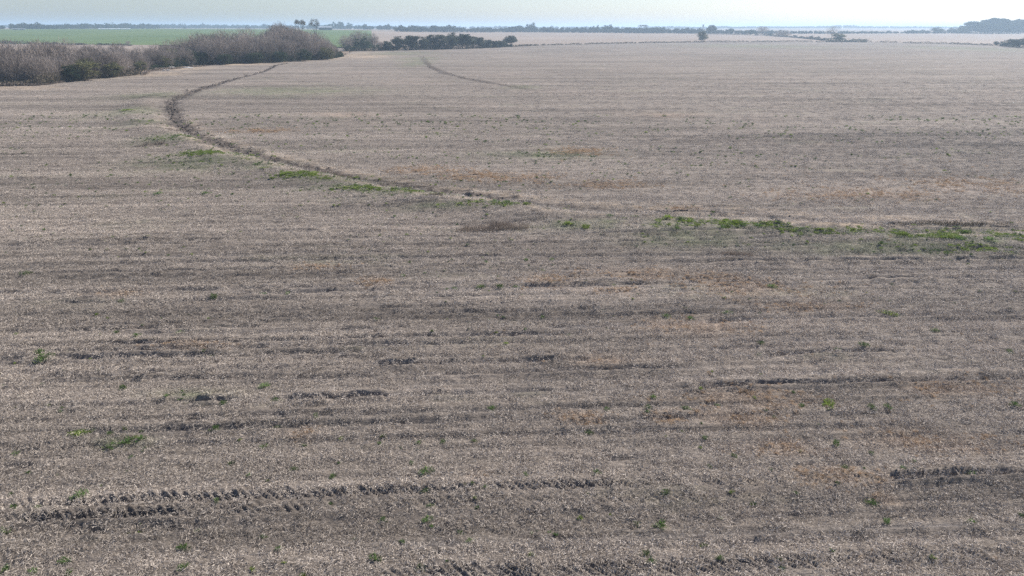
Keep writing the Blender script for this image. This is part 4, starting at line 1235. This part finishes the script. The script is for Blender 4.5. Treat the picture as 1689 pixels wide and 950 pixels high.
# far ridge woods on the higher ground beyond
def ridge(name, pts, ydist, n, leaf, label, seed):
    r = np.random.default_rng(seed)
    xs = [p[0] for p in pts]
    d0 = [ray(p[0], p[1]) for p in pts]
    t = np.array([d.x / d.y for d in d0]); zt = np.array([CAM_H + d.z / d.y * ydist for d in d0])
    n = n * 3; nt_ = n // 40
    q = r.uniform(t[0], t[-1], nt_); top = np.interp(q, t, zt)
    yy = ydist + r.uniform(-150, 150, nt_); xx = q * yy
    gz = terrain(xx, yy)
    th = np.maximum(5.0, (top - gz) * r.uniform(.6, .95, nt_) * (.8 + .4 * vnoise(q * 60, q * 0, seed + 5)) * np.where(r.random(nt_) < .06, 1.35, 1.0))
    c = np.repeat(np.stack([xx, yy, gz], 1), 40, 0); H_ = np.repeat(th, 40) 
    u = unit(r.normal(0, 1, (len(c), 3))) * (r.random(len(c)) ** .4)[:, None]
    c = c + u * np.stack([H_ * .6, H_ * .6, H_ * .45], 1) + np.stack([0 * H_, 0 * H_, H_ * .52], 1)
    V, F = leaf_quads(r, c, np.full(len(c), leaf))
    return tag(link(name, np_mesh(name, V, F, [M['wood_leaf']], {'shade': ('FACE', r.random(len(c)))})), label, 'woodland', kind='stuff')
ridge('ridge_woodland', [(1060, 44), (1075, 41.5), (1110, 42), (1130, 43.5), (1180, 44), (1196, 42), (1215, 43.5), (1245, 43), (1300, 44.3), (1340, 43.5), (1375, 41.5), (1420, 42.5), (1480, 43.5), (1560, 45), (1640, 46)],
      3300, 12000, 2.6, 'pale blue wooded rise on the skyline below the brightest sky', 1)
ridge('ridge_woodland', [(-150, 41), (60, 40.5), (250, 40.5), (420, 41), (640, 42), (760, 42.8), (900, 43.2), (1060, 44)], 3000, 12000, 2.4, 'faint pale tree line on the skyline behind the nearer woods', 2)

# ------------------------------------------------------------------ far buildings and the fence
def building(name, x, yb, yt, wpx, dep, wall, roof, label, cat, eave=.6, over=.5, door=None):
    g, h, w = span(x, yb, yt, wpx)
    root = empty(name, g, -math.atan2(g.x, g.y))
    tag(root, label, cat)
    m = MB(); m.box((0, dep / 2, h * .74 / 2), (w, dep, h * .74)); link('wall', m.mesh('wall', wall), root)
    m = MB(); e = h * .74 + .003; W = w / 2 + over; D0 = -over; D1 = dep + over; rg = h; th = .18
    v = [(-W, D0, e), (W, D0, e), (W, dep / 2, rg), (-W, dep / 2, rg), (-W, D1, e), (W, D1, e)]
    m.poly([v[0], v[1], v[2], v[3]]); m.poly([v[3], v[2], v[5], v[4]]); m.poly([v[0], v[3], v[4]]); m.poly([v[1], v[5], v[2]]); m.poly([v[0], v[4], v[5], v[1]])
    link('roof', m.mesh('roof', roof), root)
    if door:
        for i in range(door):
            m = MB(); m.box((-w * .5 + w * (i + .5) / door, -.06, h * .30), (w / door * .72, .12, h * .56)); link('door', m.mesh('door', M['bark']), root)
    return root
building('shed', 537, 49.6, 43.6, 19, 12, M['shed_wall'], M['shed_roof'], 'long dark shed with a pale metal roof beside the open-crowned tree', 'shed', door=4)
building('greenhouse', 189, 48.6, 46.9, 38, 14, M['white_sheet'], M['white_sheet'], 'long low white greenhouse at the far edge of the green field', 'greenhouse', door=None)
building('farm_building', 31, 49.2, 47.1, 14, 10, M['white_wall'], M['shed_roof'], 'short low white building before the dark far trees at the left', 'farm building', door=2)

post = MB(); post.tube([(0, 0, -.3), (.01, 0, .6), (0, .01, 1.35)], [.09, .085, .08], 6)
post_me = post.mesh('post', M['wood_post'])
FP = [ground(x, y) for x, y in [(850, 76.6), (900, 74.3), (1000, 72.1), (1060, 70.9), (1160, 69.6), (1300, 68.9), (1370, 69.2), (1440, 69.6), (1560, 72.2), (1640, 75.2), (1720, 79)]]
froot = empty('wire_fence', FP[0]); tag(froot, 'weed-grown wire fence with wooden posts along the back of the stubble field', 'fence')
FL = np.array([0.0] + [(FP[i + 1] - FP[i]).length for i in range(len(FP) - 1)]).cumsum()
line = []
for s in np.arange(0, FL[-1], 5.0):
    x = float(np.interp(s, FL, [p.x for p in FP])); y = float(np.interp(s, FL, [p.y for p in FP]))
    line.append(Vector((x, y, float(terrain(x, y)))))
for p in line:
    q = link('post', post_me, froot, p - FP[0]); q.rotation_euler = (RT.uniform(-.05, .05), RT.uniform(-.05, .05), 0); q.scale = (1, 1, RT.uniform(.9, 1.15))
for zz in (.45, .8, 1.15):
    m = MB(); m.tube([p - FP[0] + Vector((0, -.1, zz)) for p in line], [.008] * len(line), 3)
    link('wire', m.mesh('wire', M['wire']), froot)

# ------------------------------------------------------------------ haze: one closed box round everything
m = MB(); m.box((0, 5700, 22.5), (19600, 12400, 49.0))
hm, hnt, hout = new_mat('haze_air')
pv = hnt.nodes.new('ShaderNodeVolumePrincipled')
pv.inputs['Color'].default_value = (0.57, 0.75, 0.92, 1.0)
pv.inputs['Density'].default_value = HAZE_DENSITY
pv.inputs['Anisotropy'].default_value = 0.25
hnt.links.new(pv.outputs[0], hout.inputs['Volume'])
hz = link('haze', m.mesh('haze', hm))
tag(hz, kind='stuff')
